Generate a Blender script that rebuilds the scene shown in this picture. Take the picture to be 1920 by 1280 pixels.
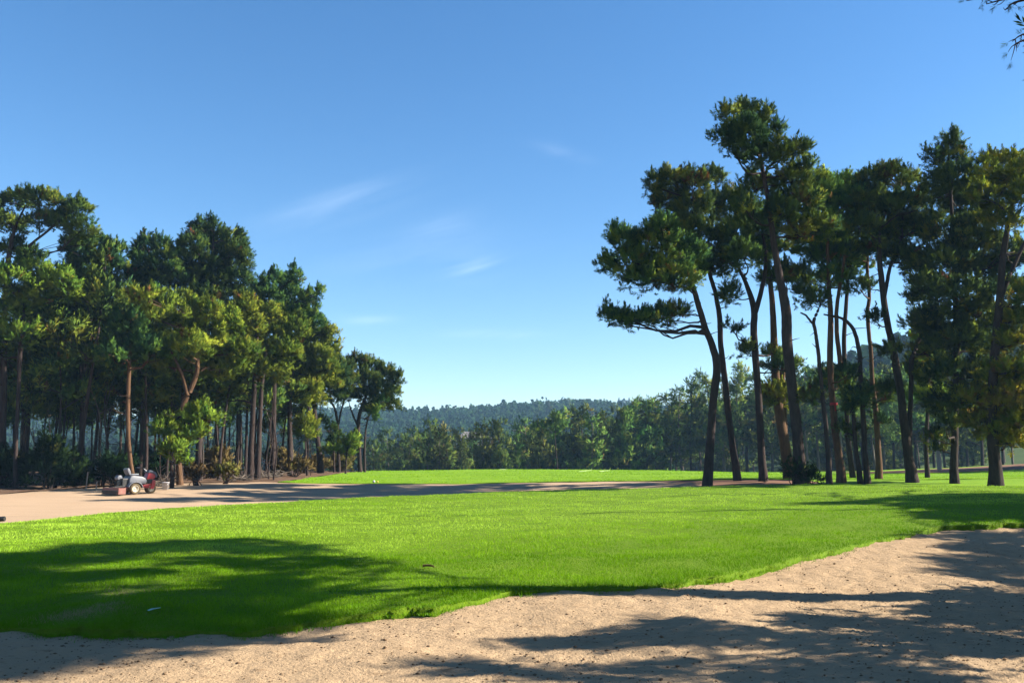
import bpy, math, random
import numpy as np
from mathutils import Vector

for _o in list(bpy.data.objects):
    bpy.data.objects.remove(_o)
S = bpy.context.scene
COL = S.collection
R = math.radians
rng = np.random.default_rng(7)

# ------------------------------------------------------------------ camera
EYE = 1.6
HAZE = 0.00028          # density of the air
FPX = 1700.0            # focal length in pixels of a 1920 px wide frame
HOR = 868.0             # row of the horizon
PITCH = math.atan((HOR - 640.0) / FPX)
cam_d = bpy.data.cameras.new('camera')
cam_d.sensor_width = 36.0
cam_d.lens = 36.0 * FPX / 1920.0
cam_d.clip_start = 0.1
cam_d.clip_end = 6000
cam = bpy.data.objects.new('camera', cam_d)
COL.objects.link(cam)
cam.location = (0, 0, EYE)
cam.rotation_euler = (math.pi / 2 + PITCH, 0, 0)
S.camera = cam

# ------------------------------------------------------------------ sun and sky
SUN_EL = R(33)
SUN_H = np.array([1.0, 0.03])
SUN_H /= np.linalg.norm(SUN_H)
SUN = np.array([SUN_H[0] * math.cos(SUN_EL), SUN_H[1] * math.cos(SUN_EL), math.sin(SUN_EL)])
sun_d = bpy.data.lights.new('sun', 'SUN')
sun_d.energy = 5.0
sun_d.angle = R(0.53)
sun_d.color = (1.0, 0.93, 0.80)
sun = bpy.data.objects.new('sun', sun_d)
COL.objects.link(sun)
sun.rotation_euler = Vector(SUN).to_track_quat('Z', 'Y').to_euler()

W = bpy.data.worlds.new('World')
S.world = W
W.use_nodes = True
wn, wl = W.node_tree.nodes, W.node_tree.links
wn.clear()
w_out = wn.new('ShaderNodeOutputWorld')
w_bg = wn.new('ShaderNodeBackground')
w_bg.inputs['Strength'].default_value = 0.05
sky = wn.new('ShaderNodeTexSky')
sky.sky_type = 'NISHITA'
sky.sun_disc = False
sky.sun_elevation = SUN_EL
sky.sun_rotation = math.atan2(SUN_H[0], SUN_H[1])
sky.altitude = 50
sky.air_density = 1.0
sky.dust_density = 0.15
sky.ozone_density = 2.2
hs = wn.new('ShaderNodeHueSaturation')
hs.inputs['Saturation'].default_value = 1.25
wl.new(sky.outputs[0], hs.inputs['Color'])


def wmath(op, a, b=None, c=None):
    n = wn.new('ShaderNodeMath')
    n.operation = op
    for i, v in enumerate((a, b, c)):
        if v is None:
            continue
        if isinstance(v, (int, float)):
            n.inputs[i].default_value = v
        else:
            wl.new(v, n.inputs[i])
    return n.outputs[0]


# thin cirrus wisps, laid out by sky direction
tc = wn.new('ShaderNodeTexCoord')
sep = wn.new('ShaderNodeSeparateXYZ')
wl.new(tc.outputs['Generated'], sep.inputs[0])
yy = wmath('MAXIMUM', sep.outputs['Y'], 0.05)
cu = wmath('DIVIDE', sep.outputs['X'], yy)
cv = wmath('DIVIDE', sep.outputs['Z'], yy)
wisps = None
# azimuth slope, height slope, half length, half height, tilt, strength
for (a, b, la, lb, tilt, k) in ((-0.19, 0.292, 0.075, 0.018, 0.30, 0.16), (-0.075, 0.262, 0.045, 0.02, 0.15, 0.09),
                                (-0.045, 0.218, 0.026, 0.014, 0.1, 0.18), (-0.12, 0.232, 0.10, 0.022, 0.1, 0.06),
                                (0.06, 0.352, 0.03, 0.007, -0.25, 0.07), (-0.16, 0.158, 0.03, 0.005, 0.0, 0.2),
                                (-0.02, 0.142, 0.05, 0.005, 0.0, 0.14)):
    du = wmath('SUBTRACT', cu, a)
    dv = wmath('SUBTRACT', wmath('SUBTRACT', cv, b), wmath('MULTIPLY', du, tilt))
    e = wmath('ADD', wmath('POWER', wmath('DIVIDE', du, la), 2.0), wmath('POWER', wmath('DIVIDE', dv, lb), 2.0))
    g = wmath('MULTIPLY', wmath('POWER', 2.718, wmath('MULTIPLY', e, -1.0)), k)
    wisps = g if wisps is None else wmath('ADD', wisps, g)
cmb = wn.new('ShaderNodeCombineXYZ')
wl.new(wmath('MULTIPLY', wmath('ADD', cu, wmath('MULTIPLY', cv, -1.2)), 9.0), cmb.inputs[0])
wl.new(wmath('MULTIPLY', wmath('SUBTRACT', cv, wmath('MULTIPLY', cu, 0.25)), 38.0), cmb.inputs[1])
nz = wn.new('ShaderNodeTexNoise')
nz.inputs['Scale'].default_value = 1.0
nz.inputs['Detail'].default_value = 5.0
nz.inputs['Distortion'].default_value = 0.6
wl.new(cmb.outputs[0], nz.inputs['Vector'])
nf = wmath('MAXIMUM', wmath('MULTIPLY', wmath('SUBTRACT', nz.outputs[0], 0.33), 2.2), 0.0)
wf = wmath('MINIMUM', wmath('MULTIPLY', wisps, nf), 1.0)
mx = wn.new('ShaderNodeMix')
mx.data_type = 'RGBA'
wl.new(wf, mx.inputs['Factor'])
tint = wn.new('ShaderNodeMix')
tint.data_type = 'RGBA'
tint.blend_type = 'MULTIPLY'
tint.inputs['Factor'].default_value = 1.0
wl.new(hs.outputs[0], tint.inputs['A'])
tint.inputs['B'].default_value = (0.98, 1.015, 1.06, 1)
wl.new(tint.outputs['Result'], mx.inputs['A'])
mx.inputs['B'].default_value = (8.5, 9.6, 10.8, 1)
wl.new(mx.outputs['Result'], w_bg.inputs['Color'])
wl.new(w_bg.outputs[0], w_out.inputs[0])

S.view_settings.view_transform = 'Standard'
S.view_settings.look = 'None'
S.view_settings.exposure = 1.95
S.view_settings.gamma = 1.0
S.render.engine = 'CYCLES'
S.cycles.max_bounces = 6
S.cycles.diffuse_bounces = 3
S.cycles.transmission_bounces = 3
S.cycles.transparent_max_bounces = 4
S.cycles.volume_bounces = 0
S.cycles.use_denoising = True
S.cycles.denoising_prefilter = 'ACCURATE'


# ------------------------------------------------------------------ helpers
def at(px, py, Y):
    """world point seen at pixel (px, py) of the 1920 frame, on the plane at distance Y"""
    cx, cy = (px - 960.0) / FPX, (640.0 - py) / FPX
    dy = math.cos(PITCH) - cy * math.sin(PITCH)
    dz = math.sin(PITCH) + cy * math.cos(PITCH)
    return np.array([cx * Y / dy, Y, EYE + dz * Y / dy])


def at_z(px, py, z):
    cx, cy = (px - 960.0) / FPX, (640.0 - py) / FPX
    dy = math.cos(PITCH) - cy * math.sin(PITCH)
    dz = math.sin(PITCH) + cy * math.cos(PITCH)
    t = (z - EYE) / dz
    return np.array([cx * t, dy * t, z])


def tag(o, label=None, cat=None, group=None, kind=None):
    if label:
        o['label'] = label
    if cat:
        o['category'] = cat
    if group:
        o['group'] = group
    if kind:
        o['kind'] = kind
    return o


NRM = []                  # outward directions of the foliage clumps made since the last mesh


def mesh_obj(name, V, F, mat, parent=None, attr=None, smooth=False):
    """V: (n,3) array; F: list of faces or an (m,k) int array"""
    me = bpy.data.meshes.new(name)
    V = np.asarray(V, dtype=np.float32)
    if isinstance(F, np.ndarray):
        m, k = F.shape
        me.vertices.add(len(V))
        me.vertices.foreach_set('co', V.ravel())
        me.loops.add(m * k)
        me.loops.foreach_set('vertex_index', F.astype(np.int32).ravel())
        me.polygons.add(m)
        me.polygons.foreach_set('loop_start', np.arange(0, m * k, k, dtype=np.int32))
        me.update(calc_edges=True)
    else:
        me.from_pydata(V.tolist(), [], F)
    if attr is not None:
        a = me.attributes.new('tone', 'FLOAT', 'POINT')
        a.data.foreach_set('value', np.asarray(attr, dtype=np.float32))
        if NRM:
            nv = me.attributes.new('puff_normal', 'FLOAT_VECTOR', 'POINT')
            nv.data.foreach_set('vector', np.concatenate(NRM).astype(np.float32).ravel())
            NRM.clear()
    me.materials.append(mat)
    if smooth:
        me.polygons.foreach_set('use_smooth', np.ones(len(me.polygons), dtype=bool))
    o = bpy.data.objects.new(name, me)
    COL.objects.link(o)
    if parent is not None:
        o.parent = parent
    return o


def empty(name, loc=(0, 0, 0), rz=0.0):
    o = bpy.data.objects.new(name, None)
    o.empty_display_size = 0.2
    COL.objects.link(o)
    o.location = loc
    o.rotation_euler = (0, 0, rz)
    return o


_lat = np.random.default_rng(99).random((256, 256)).astype(np.float32)


def vnoise(x, y):
    xi, yi = np.floor(x).astype(int), np.floor(y).astype(int)
    fx, fy = x - xi, y - yi
    fx, fy = fx * fx * (3 - 2 * fx), fy * fy * (3 - 2 * fy)
    g = lambda a, b: _lat[a & 255, b & 255]
    return ((g(xi, yi) * (1 - fx) + g(xi + 1, yi) * fx) * (1 - fy) +
            (g(xi, yi + 1) * (1 - fx) + g(xi + 1, yi + 1) * fx) * fy) - 0.5


def fbm(x, y, octs=4):
    s, a, f = 0, 1.0, 1.0
    for i in range(octs):
        s = s + a * vnoise(x * f + 17.3 * i, y * f + 5.1 * i)
        a *= 0.5
        f *= 2.03
    return s


# ------------------------------------------------------------------ materials
class NT:
    def __init__(self, name):
        self.m = bpy.data.materials.new(name)
        self.m.use_nodes = True
        self.n, self.l = self.m.node_tree.nodes, self.m.node_tree.links
        self.n.clear()
        self.out = self.n.new('ShaderNodeOutputMaterial')

    def put(self, sock, v):
        if isinstance(v, bpy.types.NodeSocket):
            self.l.new(v, sock)
        else:
            sock.default_value = v

    def new(self, t, **kw):
        n = self.n.new('ShaderNode' + t)
        for k, v in kw.items():
            if k.startswith('i_'):
                self.put(n.inputs[k[2:].replace('_', ' ')], v)
            else:
                setattr(n, k, v)
        return n

    def noise(self, scale, detail=3.0, vec=None, rough=0.5, dist=0.0):
        n = self.new('TexNoise', i_Scale=scale, i_Detail=detail, i_Roughness=rough, i_Distortion=dist)
        if vec is not None:
            self.l.new(vec, n.inputs['Vector'])
        return n.outputs[0]

    def obj(self):
        return self.new('TexCoord').outputs['Object']

    def stretch(self, vec, s):
        m = self.new('Mapping')
        self.l.new(vec, m.inputs['Vector'])
        m.inputs['Scale'].default_value = s
        return m.outputs[0]

    def ramp(self, fac, stops):
        r = self.n.new('ShaderNodeValToRGB')
        el = r.color_ramp.elements
        while len(el) < len(stops):
            el.new(0.5)
        for e, (p, c) in zip(el, stops):
            e.position = p
            e.color = (*c, 1) if len(c) == 3 else c
        self.put(r.inputs[0], fac)
        return r.outputs[0]

    def mix(self, fac, a, b, mode='MIX'):
        m = self.n.new('ShaderNodeMix')
        m.data_type = 'RGBA'
        m.blend_type = mode
        self.put(m.inputs['Factor'], fac)
        for k, v in (('A', a), ('B', b)):
            if isinstance(v, tuple) and len(v) == 3:
                v = (*v, 1)
            self.put([i for i in m.inputs if i.name == k and i.type == 'RGBA'][0], v)
        return [o for o in m.outputs if o.type == 'RGBA'][0]

    def math(self, op, a, b=0.0):
        m = self.new('Math', operation=op)
        self.put(m.inputs[0], a)
        self.put(m.inputs[1], b)
        return m.outputs[0]

    def bump(self, h, strength, dist):
        b = self.new('Bump', i_Strength=strength, i_Distance=dist)
        self.l.new(h, b.inputs['Height'])
        return b.outputs[0]

    def bsdf(self, color, rough=0.9, spec=0.2, normal=None, metal=0.0):
        b = self.new('BsdfPrincipled')
        self.put(b.inputs['Base Color'], (*color, 1) if isinstance(color, tuple) and len(color) == 3 else color)
        b.inputs['Roughness'].default_value = rough
        b.inputs['Specular IOR Level'].default_value = spec
        b.inputs['Metallic'].default_value = metal
        if normal is not None:
            self.l.new(normal, b.inputs['Normal'])
        self.l.new(b.outputs[0], self.out.inputs[0])
        return b


def foliage_mat(name, stops, transl=0.20, hue=0.04, spread=0.4):
    """needle colour from the clump tone, each tree a little different"""
    t = NT(name)
    tone = t.new('Attribute', attribute_name='tone').outputs['Fac']
    col = t.ramp(tone, stops)
    rnd = t.new('ObjectInfo').outputs['Random']
    h = t.new('HueSaturation')
    t.put(h.inputs['Hue'], t.math('ADD', 0.5 - hue / 2, t.math('MULTIPLY', rnd, hue)))
    t.put(h.inputs['Value'], t.math('ADD', 1.0 - spread / 2, t.math('MULTIPLY', rnd, spread)))
    t.l.new(col, h.inputs['Color'])
    d = t.new('BsdfDiffuse')
    tr = t.new('BsdfTranslucent')
    vt = t.new('VectorTransform', vector_type='NORMAL', convert_from='OBJECT', convert_to='WORLD')
    t.l.new(t.new('Attribute', attribute_name='puff_normal').outputs['Vector'], vt.inputs[0])
    vn = t.new('VectorMath', operation='NORMALIZE')
    t.l.new(vt.outputs[0], vn.inputs[0])
    t.l.new(vn.outputs[0], d.inputs['Normal'])
    t.l.new(vn.outputs[0], tr.inputs['Normal'])
    t.l.new(h.outputs[0], d.inputs[0])
    t.l.new(t.mix(1.0, h.outputs[0], (1.15, 1.1, 0.5), 'MULTIPLY'), tr.inputs[0])
    mx_ = t.new('MixShader')
    mx_.inputs[0].default_value = transl
    t.l.new(d.outputs[0], mx_.inputs[1])
    t.l.new(tr.outputs[0], mx_.inputs[2])
    t.l.new(mx_.outputs[0], t.out.inputs[0])
    return t.m


def bark_mat(name, dark, light):
    t = NT(name)
    v = t.stretch(t.obj(), (9, 9, 2.2))
    n1 = t.noise(1.0, 5, v, 0.65, 0.5)
    n2 = t.noise(0.6, 3, t.obj())
    col = t.mix(n2, t.ramp(n1, [(0.35, dark), (0.62, light)]), tuple(c * 0.8 for c in light))
    t.bsdf(col, 0.95, 0.1, t.bump(n1, 0.9, 0.06))
    return t.m


M = {}
M['pine_dark'] = foliage_mat('pine_needles_dark', [(0.0, (0.028, 0.072, 0.028)), (0.5, (0.088, 0.150, 0.026)), (0.86, (0.215, 0.255, 0.030)), (0.94, (0.11, 0.085, 0.02)), (1.0, (0.16, 0.075, 0.025))])
M['pine_light'] = foliage_mat('pine_needles_light', [(0.0, (0.065, 0.125, 0.018)), (0.5, (0.175, 0.230, 0.026)), (0.88, (0.31, 0.335, 0.034)), (0.95, (0.15, 0.11, 0.02)), (1.0, (0.17, 0.08, 0.03))])
M['pine_yellow'] = foliage_mat('pine_needles_yellowing', [(0.0, (0.07, 0.12, 0.015)), (0.5, (0.16, 0.19, 0.018)), (0.85, (0.26, 0.22, 0.02)), (1.0, (0.17, 0.08, 0.03))])
M['far_green'] = foliage_mat('distant_foliage', [(0.0, (0.035, 0.078, 0.022)), (0.5, (0.105, 0.155, 0.030)), (0.9, (0.20, 0.22, 0.040)), (1.0, (0.17, 0.12, 0.04))], 0.2, 0.06, 1.0)
M['hill_green'] = foliage_mat('hill_foliage', [(0.0, (0.009, 0.026, 0.014)), (0.6, (0.018, 0.038, 0.014)), (1.0, (0.030, 0.046, 0.016))], 0.2, 0.05)
M['shade_bush'] = foliage_mat('shade_toned_leaves', [(0.0, (0.012, 0.030, 0.010)), (0.6, (0.028, 0.050, 0.012)), (1.0, (0.06, 0.07, 0.016))])  # bush shade put into the leaf colour itself, darker than the other foliage
M['autumn'] = foliage_mat('yellow_leaves', [(0.0, (0.20, 0.19, 0.03)), (1.0, (0.32, 0.27, 0.05))])
M['dry_brush'] = foliage_mat('dry_brush', [(0.0, (0.10, 0.075, 0.03)), (0.5, (0.16, 0.11, 0.045)), (1.0, (0.13, 0.13, 0.03))], 0.2)
M['bark'] = bark_mat('bark', (0.006, 0.005, 0.005), (0.048, 0.034, 0.030))
M['bark_warm'] = bark_mat('bark_warm', (0.025, 0.015, 0.010), (0.11, 0.062, 0.034))
M['bark_pale'] = bark_mat('bark_pale', (0.05, 0.042, 0.035), (0.16, 0.13, 0.105))


def sand_mat(name, base, dark, bump, soil=False):
    t = NT(name)
    o = t.obj()
    n_big = t.noise(0.35, 4, o)
    n_mid = t.noise(5.0, 5, t.stretch(o, (1, 2.2, 1)), 0.6)
    n_fine = t.noise(38.0, 4, o, 0.7)
    c = t.mix(t.ramp(n_big, [(0.35, (0, 0, 0)), (0.7, (1, 1, 1))]), base, tuple(x * 0.86 for x in base))
    c = t.mix(t.ramp(n_mid, [(0.58, (0, 0, 0)), (0.72, (0.55, 0.55, 0.55))]), c, dark)
    c = t.mix(t.ramp(n_fine, [(0.60, (0, 0, 0)), (0.75, (0.6, 0.6, 0.6))]), c, dark)
    h = t.math('ADD', t.math('MULTIPLY', n_mid, 1.0), t.math('MULTIPLY', n_fine, 0.35))
    t.bsdf(c, 1.0, 0.05, t.bump(h, bump, 0.06))
    return t.m


M['sand'] = sand_mat('sand', (0.312, 0.218, 0.131), (0.13, 0.075, 0.038), 1.0)
M['soil'] = sand_mat('soil', (0.10, 0.063, 0.042), (0.05, 0.03, 0.02), 0.8)


def sand_far():
    """raked sand of the middle bunker, running into brown pine litter to the right"""
    t = NT('raked_sand')
    o = t.obj()
    streak = t.noise(1.0, 5, t.stretch(o, (0.25, 3.2, 1)), 0.6)
    fine = t.noise(14, 3, o)
    c = t.mix(t.ramp(streak, [(0.4, (0, 0, 0)), (0.65, (1, 1, 1))]), (0.31, 0.22, 0.145), (0.26, 0.182, 0.118))
    c = t.mix(t.ramp(fine, [(0.62, (0, 0, 0)), (0.75, (0.4, 0.4, 0.4))]), c, (0.14, 0.09, 0.055))
    sx = t.new('SeparateXYZ')
    t.l.new(o, sx.inputs[0])
    edge = t.math('ADD', sx.outputs['X'], t.math('MULTIPLY', t.noise(0.9, 4, o), 3.0))
    edge = t.math('ADD', edge, t.math('MULTIPLY', t.math('SUBTRACT', sx.outputs['Y'], 40.0), 0.25))
    mask = t.ramp(t.math('DIVIDE', t.math('SUBTRACT', edge, 9.6), 2.0), [(0, (0, 0, 0)), (1, (1, 1, 1))])
    c = t.mix(mask, c, t.mix(fine, (0.11, 0.06, 0.038), (0.16, 0.09, 0.06)))
    t.bsdf(c, 1.0, 0.05, t.bump(t.math('ADD', streak, t.math('MULTIPLY', fine, 0.4)), 0.5, 0.08))
    return t.m


M['sand_far'] = sand_far()


def turf(name, a, b, c):
    t = NT(name)
    o = t.obj()
    n1 = t.noise(0.5, 5, t.stretch(o, (0.6, 1.6, 1)), 0.6)
    n2 = t.noise(24.0, 4, t.stretch(o, (1, 0.5, 1)), 0.7)
    col = t.mix(t.ramp(n1, [(0.35, (0, 0, 0)), (0.68, (1, 1, 1))]), a, b)
    col = t.mix(t.ramp(n2, [(0.45, (0, 0, 0)), (0.75, (0.7, 0.7, 0.7))]), col, c)
    t.bsdf(col, 0.9, 0.1, t.bump(n2, 0.9, 0.05))
    return t.m


M['turf'] = turf('turf', (0.075, 0.135, 0.003), (0.095, 0.155, 0.005), (0.045, 0.088, 0.002))
M['turf_far'] = turf('turf_far', (0.10, 0.195, 0.004), (0.14, 0.235, 0.009), (0.085, 0.165, 0.004))


def blade_mat():
    t = NT('grass_blades')
    tone = t.new('Attribute', attribute_name='tone').outputs['Fac']
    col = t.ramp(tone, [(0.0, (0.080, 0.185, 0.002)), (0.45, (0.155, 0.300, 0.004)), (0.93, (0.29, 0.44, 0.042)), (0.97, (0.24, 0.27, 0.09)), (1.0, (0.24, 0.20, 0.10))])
    d = t.new('BsdfDiffuse')
    tr = t.new('BsdfTranslucent')
    t.l.new(col, d.inputs[0])
    t.l.new(col, tr.inputs[0])
    m1 = t.new('MixShader')
    m1.inputs[0].default_value = 0.32
    t.l.new(d.outputs[0], m1.inputs[1])
    t.l.new(tr.outputs[0], m1.inputs[2])
    gl = t.new('BsdfGlossy')
    gl.inputs['Color'].default_value = (0.5, 0.5, 0.5, 1)
    gl.inputs['Roughness'].default_value = 0.5
    m2 = t.new('MixShader')
    m2.inputs[0].default_value = 0.006
    t.l.new(m1.outputs[0], m2.inputs[1])
    t.l.new(gl.outputs[0], m2.inputs[2])
    t.l.new(m2.outputs[0], t.out.inputs[0])
    return t.m


M['blades'] = blade_mat()
M['scrub'] = turf('scrub', (0.030, 0.055, 0.016), (0.055, 0.08, 0.022), (0.02, 0.04, 0.012))


def paint(name, c, rough=0.5, spec=0.4, dirt=0.25, metal=0.0, dcol=(0.2, 0.15, 0.1)):
    t = NT(name)
    n = t.noise(7.0, 5, t.obj(), 0.65)
    col = t.mix(t.ramp(n, [(0.45, (0, 0, 0)), (0.75, (dirt * 2, dirt * 2, dirt * 2))]), c, dcol)
    t.bsdf(col, rough, spec, t.bump(n, 0.08, 0.01), metal)
    return t.m


M['red'] = paint('red_paint', (0.30, 0.016, 0.022), 0.35, 0.5, 0.15)
M['faded_red'] = paint('faded_red_paint', (0.20, 0.075, 0.062), 0.7, 0.3, 0.4)
M['grey'] = paint('grey_plastic', (0.105, 0.11, 0.128), 0.45, 0.4, 0.12)
M['dark'] = paint('dark_plastic', (0.05, 0.06, 0.08), 0.4, 0.5, 0.1)
M['black'] = paint('black_metal', (0.012, 0.012, 0.013), 0.5, 0.4, 0.08)
M['tyre'] = paint('dusty_tyre', (0.07, 0.055, 0.035), 0.9, 0.1, 0.45, 0, (0.15, 0.10, 0.05))
M['rim'] = paint('cream_rim', (0.36, 0.32, 0.24), 0.5, 0.4, 0.2)
M['chrome'] = paint('bare_metal', (0.55, 0.55, 0.58), 0.3, 0.5, 0.1, 0.8)
M['white'] = paint('white_plastic', (0.36, 0.35, 0.37), 0.5, 0.4, 0.08)
M['roof'] = paint('slate_roof', (0.13, 0.125, 0.13), 0.9, 0.1, 0.3)
M['wall'] = paint('white_wall', (0.42, 0.42, 0.40), 0.9, 0.1, 0.1)
M['chalk'] = paint('chalk', (0.24, 0.31, 0.15), 0.9, 0.1, 0.2)
M['glass'] = paint('window_glass', (0.03, 0.04, 0.05), 0.1, 0.5, 0.0)
M['yellow'] = paint('yellow_paint', (0.42, 0.33, 0.04), 0.6, 0.3, 0.1)
M['ribbon'] = paint('red_ribbon', (0.30, 0.008, 0.012), 0.6, 0.3, 0.05)
M['wood'] = paint('weathered_wood', (0.18, 0.16, 0.14), 0.9, 0.1, 0.3)
M['teal'] = paint('pale_teal_paper', (0.25, 0.45, 0.42), 0.7, 0.2, 0.1)
M['leaf'] = paint('dead_leaf', (0.10, 0.06, 0.03), 0.8, 0.2, 0.3)
M['straw'] = paint('dry_grass', (0.42, 0.36, 0.20), 0.9, 0.1, 0.3)

# ------------------------------------------------------------------ terrain
FRONT = [at_z(*p) for p in ((-500, 1180, .10), (0, 1188, .10), (250, 1191, .10), (450, 1187, .11), (640, 1163, .13), (760, 1150, .15),
                            (870, 1138, .17), (960, 1116, .19), (1100, 1108, .21), (1280, 1100, .24), (1400, 1079, .27),
                            (1520, 1046, .31), (1640, 1020, .36), (1760, 992, .42), (1900, 984, .46), (2300, 984, .52))]
BACK = [at_z(*p) for p in ((-500, 1012, .2), (0, 985, .25), (100, 974, .26), (300, 956, .30), (480, 945, .34), (640, 937, .40), (850, 927, .45),
                           (1000, 921, .50), (1240, 915.5, .60), (1400, 911, .65), (1500, 909, .70), (1650, 911, .70), (1920, 912, .70), (2400, 912, .75))]
FAR = [at_z(*p) for p in ((-500, 948, .1), (0, 926, .2), (120, 917, .33), (300, 906, .52), (480, 904, .58), (600, 906, .52), (850, 907, .5),
                          (1000, 904.5, .57), (1240, 901, .70), (1400, 898.5, .80), (1550, 899, .80), (1700, 900, .80), (2000, 896, .9))]
CREST = [at(px, py, Y) for px, py, Y in ((-900, 886, 78), (0, 886, 78), (560, 884.5, 78), (740, 882.5, 80), (950, 880, 80), (1240, 882, 78), (1400, 886, 75),
                                         (1600, 884, 76), (1800, 877, 76), (1920, 870, 76), (2300, 860, 76))]


def curve(pts, k):
    a = np.array(pts)
    o = np.argsort(a[:, 0])
    return a[o, 0], a[o, k]


def cy(pts, X):
    return np.interp(X, *curve(pts, 1))


def cz(pts, X):
    return np.interp(X, *curve(pts, 2))


def terrain(X, Y):
    X, Y = np.broadcast_arrays(np.asarray(X, float), np.asarray(Y, float))
    sh = X.shape
    X, Y = X.ravel(), Y.ravel()
    one = np.ones_like(X)
    ye, yb, yf, yc = cy(FRONT, X), cy(BACK, X), cy(FAR, X), cy(CREST, X)
    ze, zb, zf, zc = cz(FRONT, X), cz(BACK, X), cz(FAR, X), cz(CREST, X)
    ymid = yb + 0.4 * (yf - yb)
    zmid = np.minimum(zb, zf) - 0.10 - 0.20 * np.clip(1 - np.abs(X) / 14, 0, 1)
    zmid = np.where(X > 8, np.maximum(zmid, zb - .05), zmid)
    kx = [-60 * one, 0 * one, 0.72 * ye, ye, 0.5 * (ye + yb), yb, ymid, yf, yc, 112 * one, 170 * one, 420 * one]
    kz = [0 * one, 0 * one, 0.25 * ze, ze, 0.45 * ze + 0.55 * zb + 0.06, zb, zmid, zf, zc, -2.2 * one, -4.5 * one, -5 * one]
    kx, kz = np.array(kx), np.array(kz)
    n = len(kx)
    m = np.zeros_like(kz)
    sl = (kz[1:] - kz[:-1]) / (kx[1:] - kx[:-1])
    m[1:-1] = np.where(sl[1:] * sl[:-1] > 0, 2 * sl[1:] * sl[:-1] / (sl[1:] + sl[:-1] + 1e-12), 0)
    z = np.zeros_like(X)
    for i in range(n - 1):
        s = (Y >= kx[i]) & (Y <= kx[i + 1])
        h = kx[i + 1] - kx[i]
        t = np.clip((Y - kx[i]) / h, 0, 1)
        v = (2 * t ** 3 - 3 * t ** 2 + 1) * kz[i] + (t ** 3 - 2 * t ** 2 + t) * h * m[i] + (-2 * t ** 3 + 3 * t ** 2) * kz[i + 1] + (t ** 3 - t ** 2) * h * m[i + 1]
        z = np.where(s, v, z)
    z = np.where(Y > kx[-1], kz[-1], z)
    # hills: a long ridge far behind, and a wooded slope rising to the right
    ridge = 31.5 * np.clip((Y - 240) / 330, 0, 1) ** 1.3 * (1 + 0.10 * np.sin(X / 90.0 + 1) + 0.05 * np.sin(X / 31.0))
    ridge = ridge * np.clip(1.05 - np.maximum(0, X - 130) / 500, 0.6, 1.1)
    slope = 33 * np.clip((X - 22 - 0.02 * Y) / 95, 0, 1) ** 1.1 * np.clip((Y - 105) / 130, 0, 1)
    z = z + np.where(Y > 100, np.maximum(ridge, slope), 0)
    return z.reshape(sh)


def gz(x, y):
    return float(terrain(np.array([x]), np.array([y]))[0])


def sheet(name, xs, lo, hi, rows, mat, dz=0.0, rough=None, skirt=None):
    """ground sheet over columns xs, between the curves lo(x) and hi(x)"""
    xs = np.asarray(xs, float)
    t = np.linspace(0, 1, rows) if np.isscalar(rows) else np.asarray(rows)
    lo_, hi_ = lo(xs), hi(xs)
    X = np.repeat(xs[None, :], len(t), 0)
    Y = lo_[None, :] + (hi_ - lo_)[None, :] * t[:, None]
    Z = terrain(X, Y) + dz
    if rough is not None:
        Z = Z + rough(X, Y)
    if skirt:
        X = np.vstack([X[:1], X]); Y = np.vstack([Y[:1] + 0.02, Y]); Z = np.vstack([Z[:1] - skirt, Z])
    nr, nc = X.shape
    idx = np.arange(nr * nc).reshape(nr, nc)
    F = np.stack([idx[:-1, :-1], idx[:-1, 1:], idx[1:, 1:], idx[1:, :-1]], -1).reshape(-1, 4)
    o = mesh_obj(name, np.stack([X, Y, Z], -1).reshape(-1, 3), F, mat, smooth=True)
    tag(o, kind='structure')
    return o


def xcols(fine_lo, fine_hi, step, far=95):
    a = np.arange(fine_lo, fine_hi, step)
    g = np.cumsum(step * 1.18 ** np.arange(1, 40))
    l = (fine_lo - g)[fine_lo - g > -far]
    r = (fine_hi + g)[fine_hi + g < far]
    return np.concatenate([l[::-1], a, r])


def edge_wob(X):
    return 0.16 * vnoise(X * 1.7, X * 0 + 3) + 0.13 * vnoise(X * 6.3, X * 0 + 9) + 0.11 * vnoise(X * 17.0, X * 0 + 1)


def sand_rough(X, Y):
    n = 0.024 * fbm(X * 5, Y * 7, 3) + 0.028 * np.maximum(0, fbm(X * 11, Y * 13, 2)) + 0.10 * fbm(X * 0.6, Y * 0.7, 2)
    return n - 0.015


rows_near = np.concatenate([np.linspace(0, 0.78, 14)[:-1], np.linspace(0.78, 1, 150)])
sheet('foreground_bunker', xcols(-6.5, 11, 0.045), lambda x: x * 0 - 30, lambda x: cy(FRONT, x) + 0.5, rows_near, M['sand'], 0, sand_rough)
sheet('grass_mound', xcols(-10, 14, 0.07), lambda x: cy(FRONT, x) + edge_wob(x), lambda x: cy(BACK, x) + 0.06 * vnoise(x * 3, x * 0), 120, M['turf'], 0.04,
      lambda X, Y: 0.05 * fbm(X * 0.8, Y * 0.8, 3) + 0.012 * fbm(X * 4, Y * 4, 2), skirt=0.3)
sheet('middle_bunker', np.concatenate([np.arange(-95, -26, 3), np.arange(-26, 14.6, 0.3)]), lambda x: cy(BACK, x) - 0.6, lambda x: cy(FAR, x) + 0.6, 60, M['sand_far'], -0.01,
      lambda X, Y: 0.03 * fbm(X * 0.8, Y * 1.6, 3))
sheet('right_lawn', np.concatenate([np.arange(14.2, 30, 0.3), np.arange(30, 95, 3)]), lambda x: cy(BACK, x) - 0.6, lambda x: cy(FAR, x) + 0.8, 40, M['turf_far'], 0.005, lambda X, Y: 0.03 * fbm(X * .5, Y * .5, 2))
GL = -12.6                                    # the wood's edge: green to its right, forest floor to its left
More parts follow.
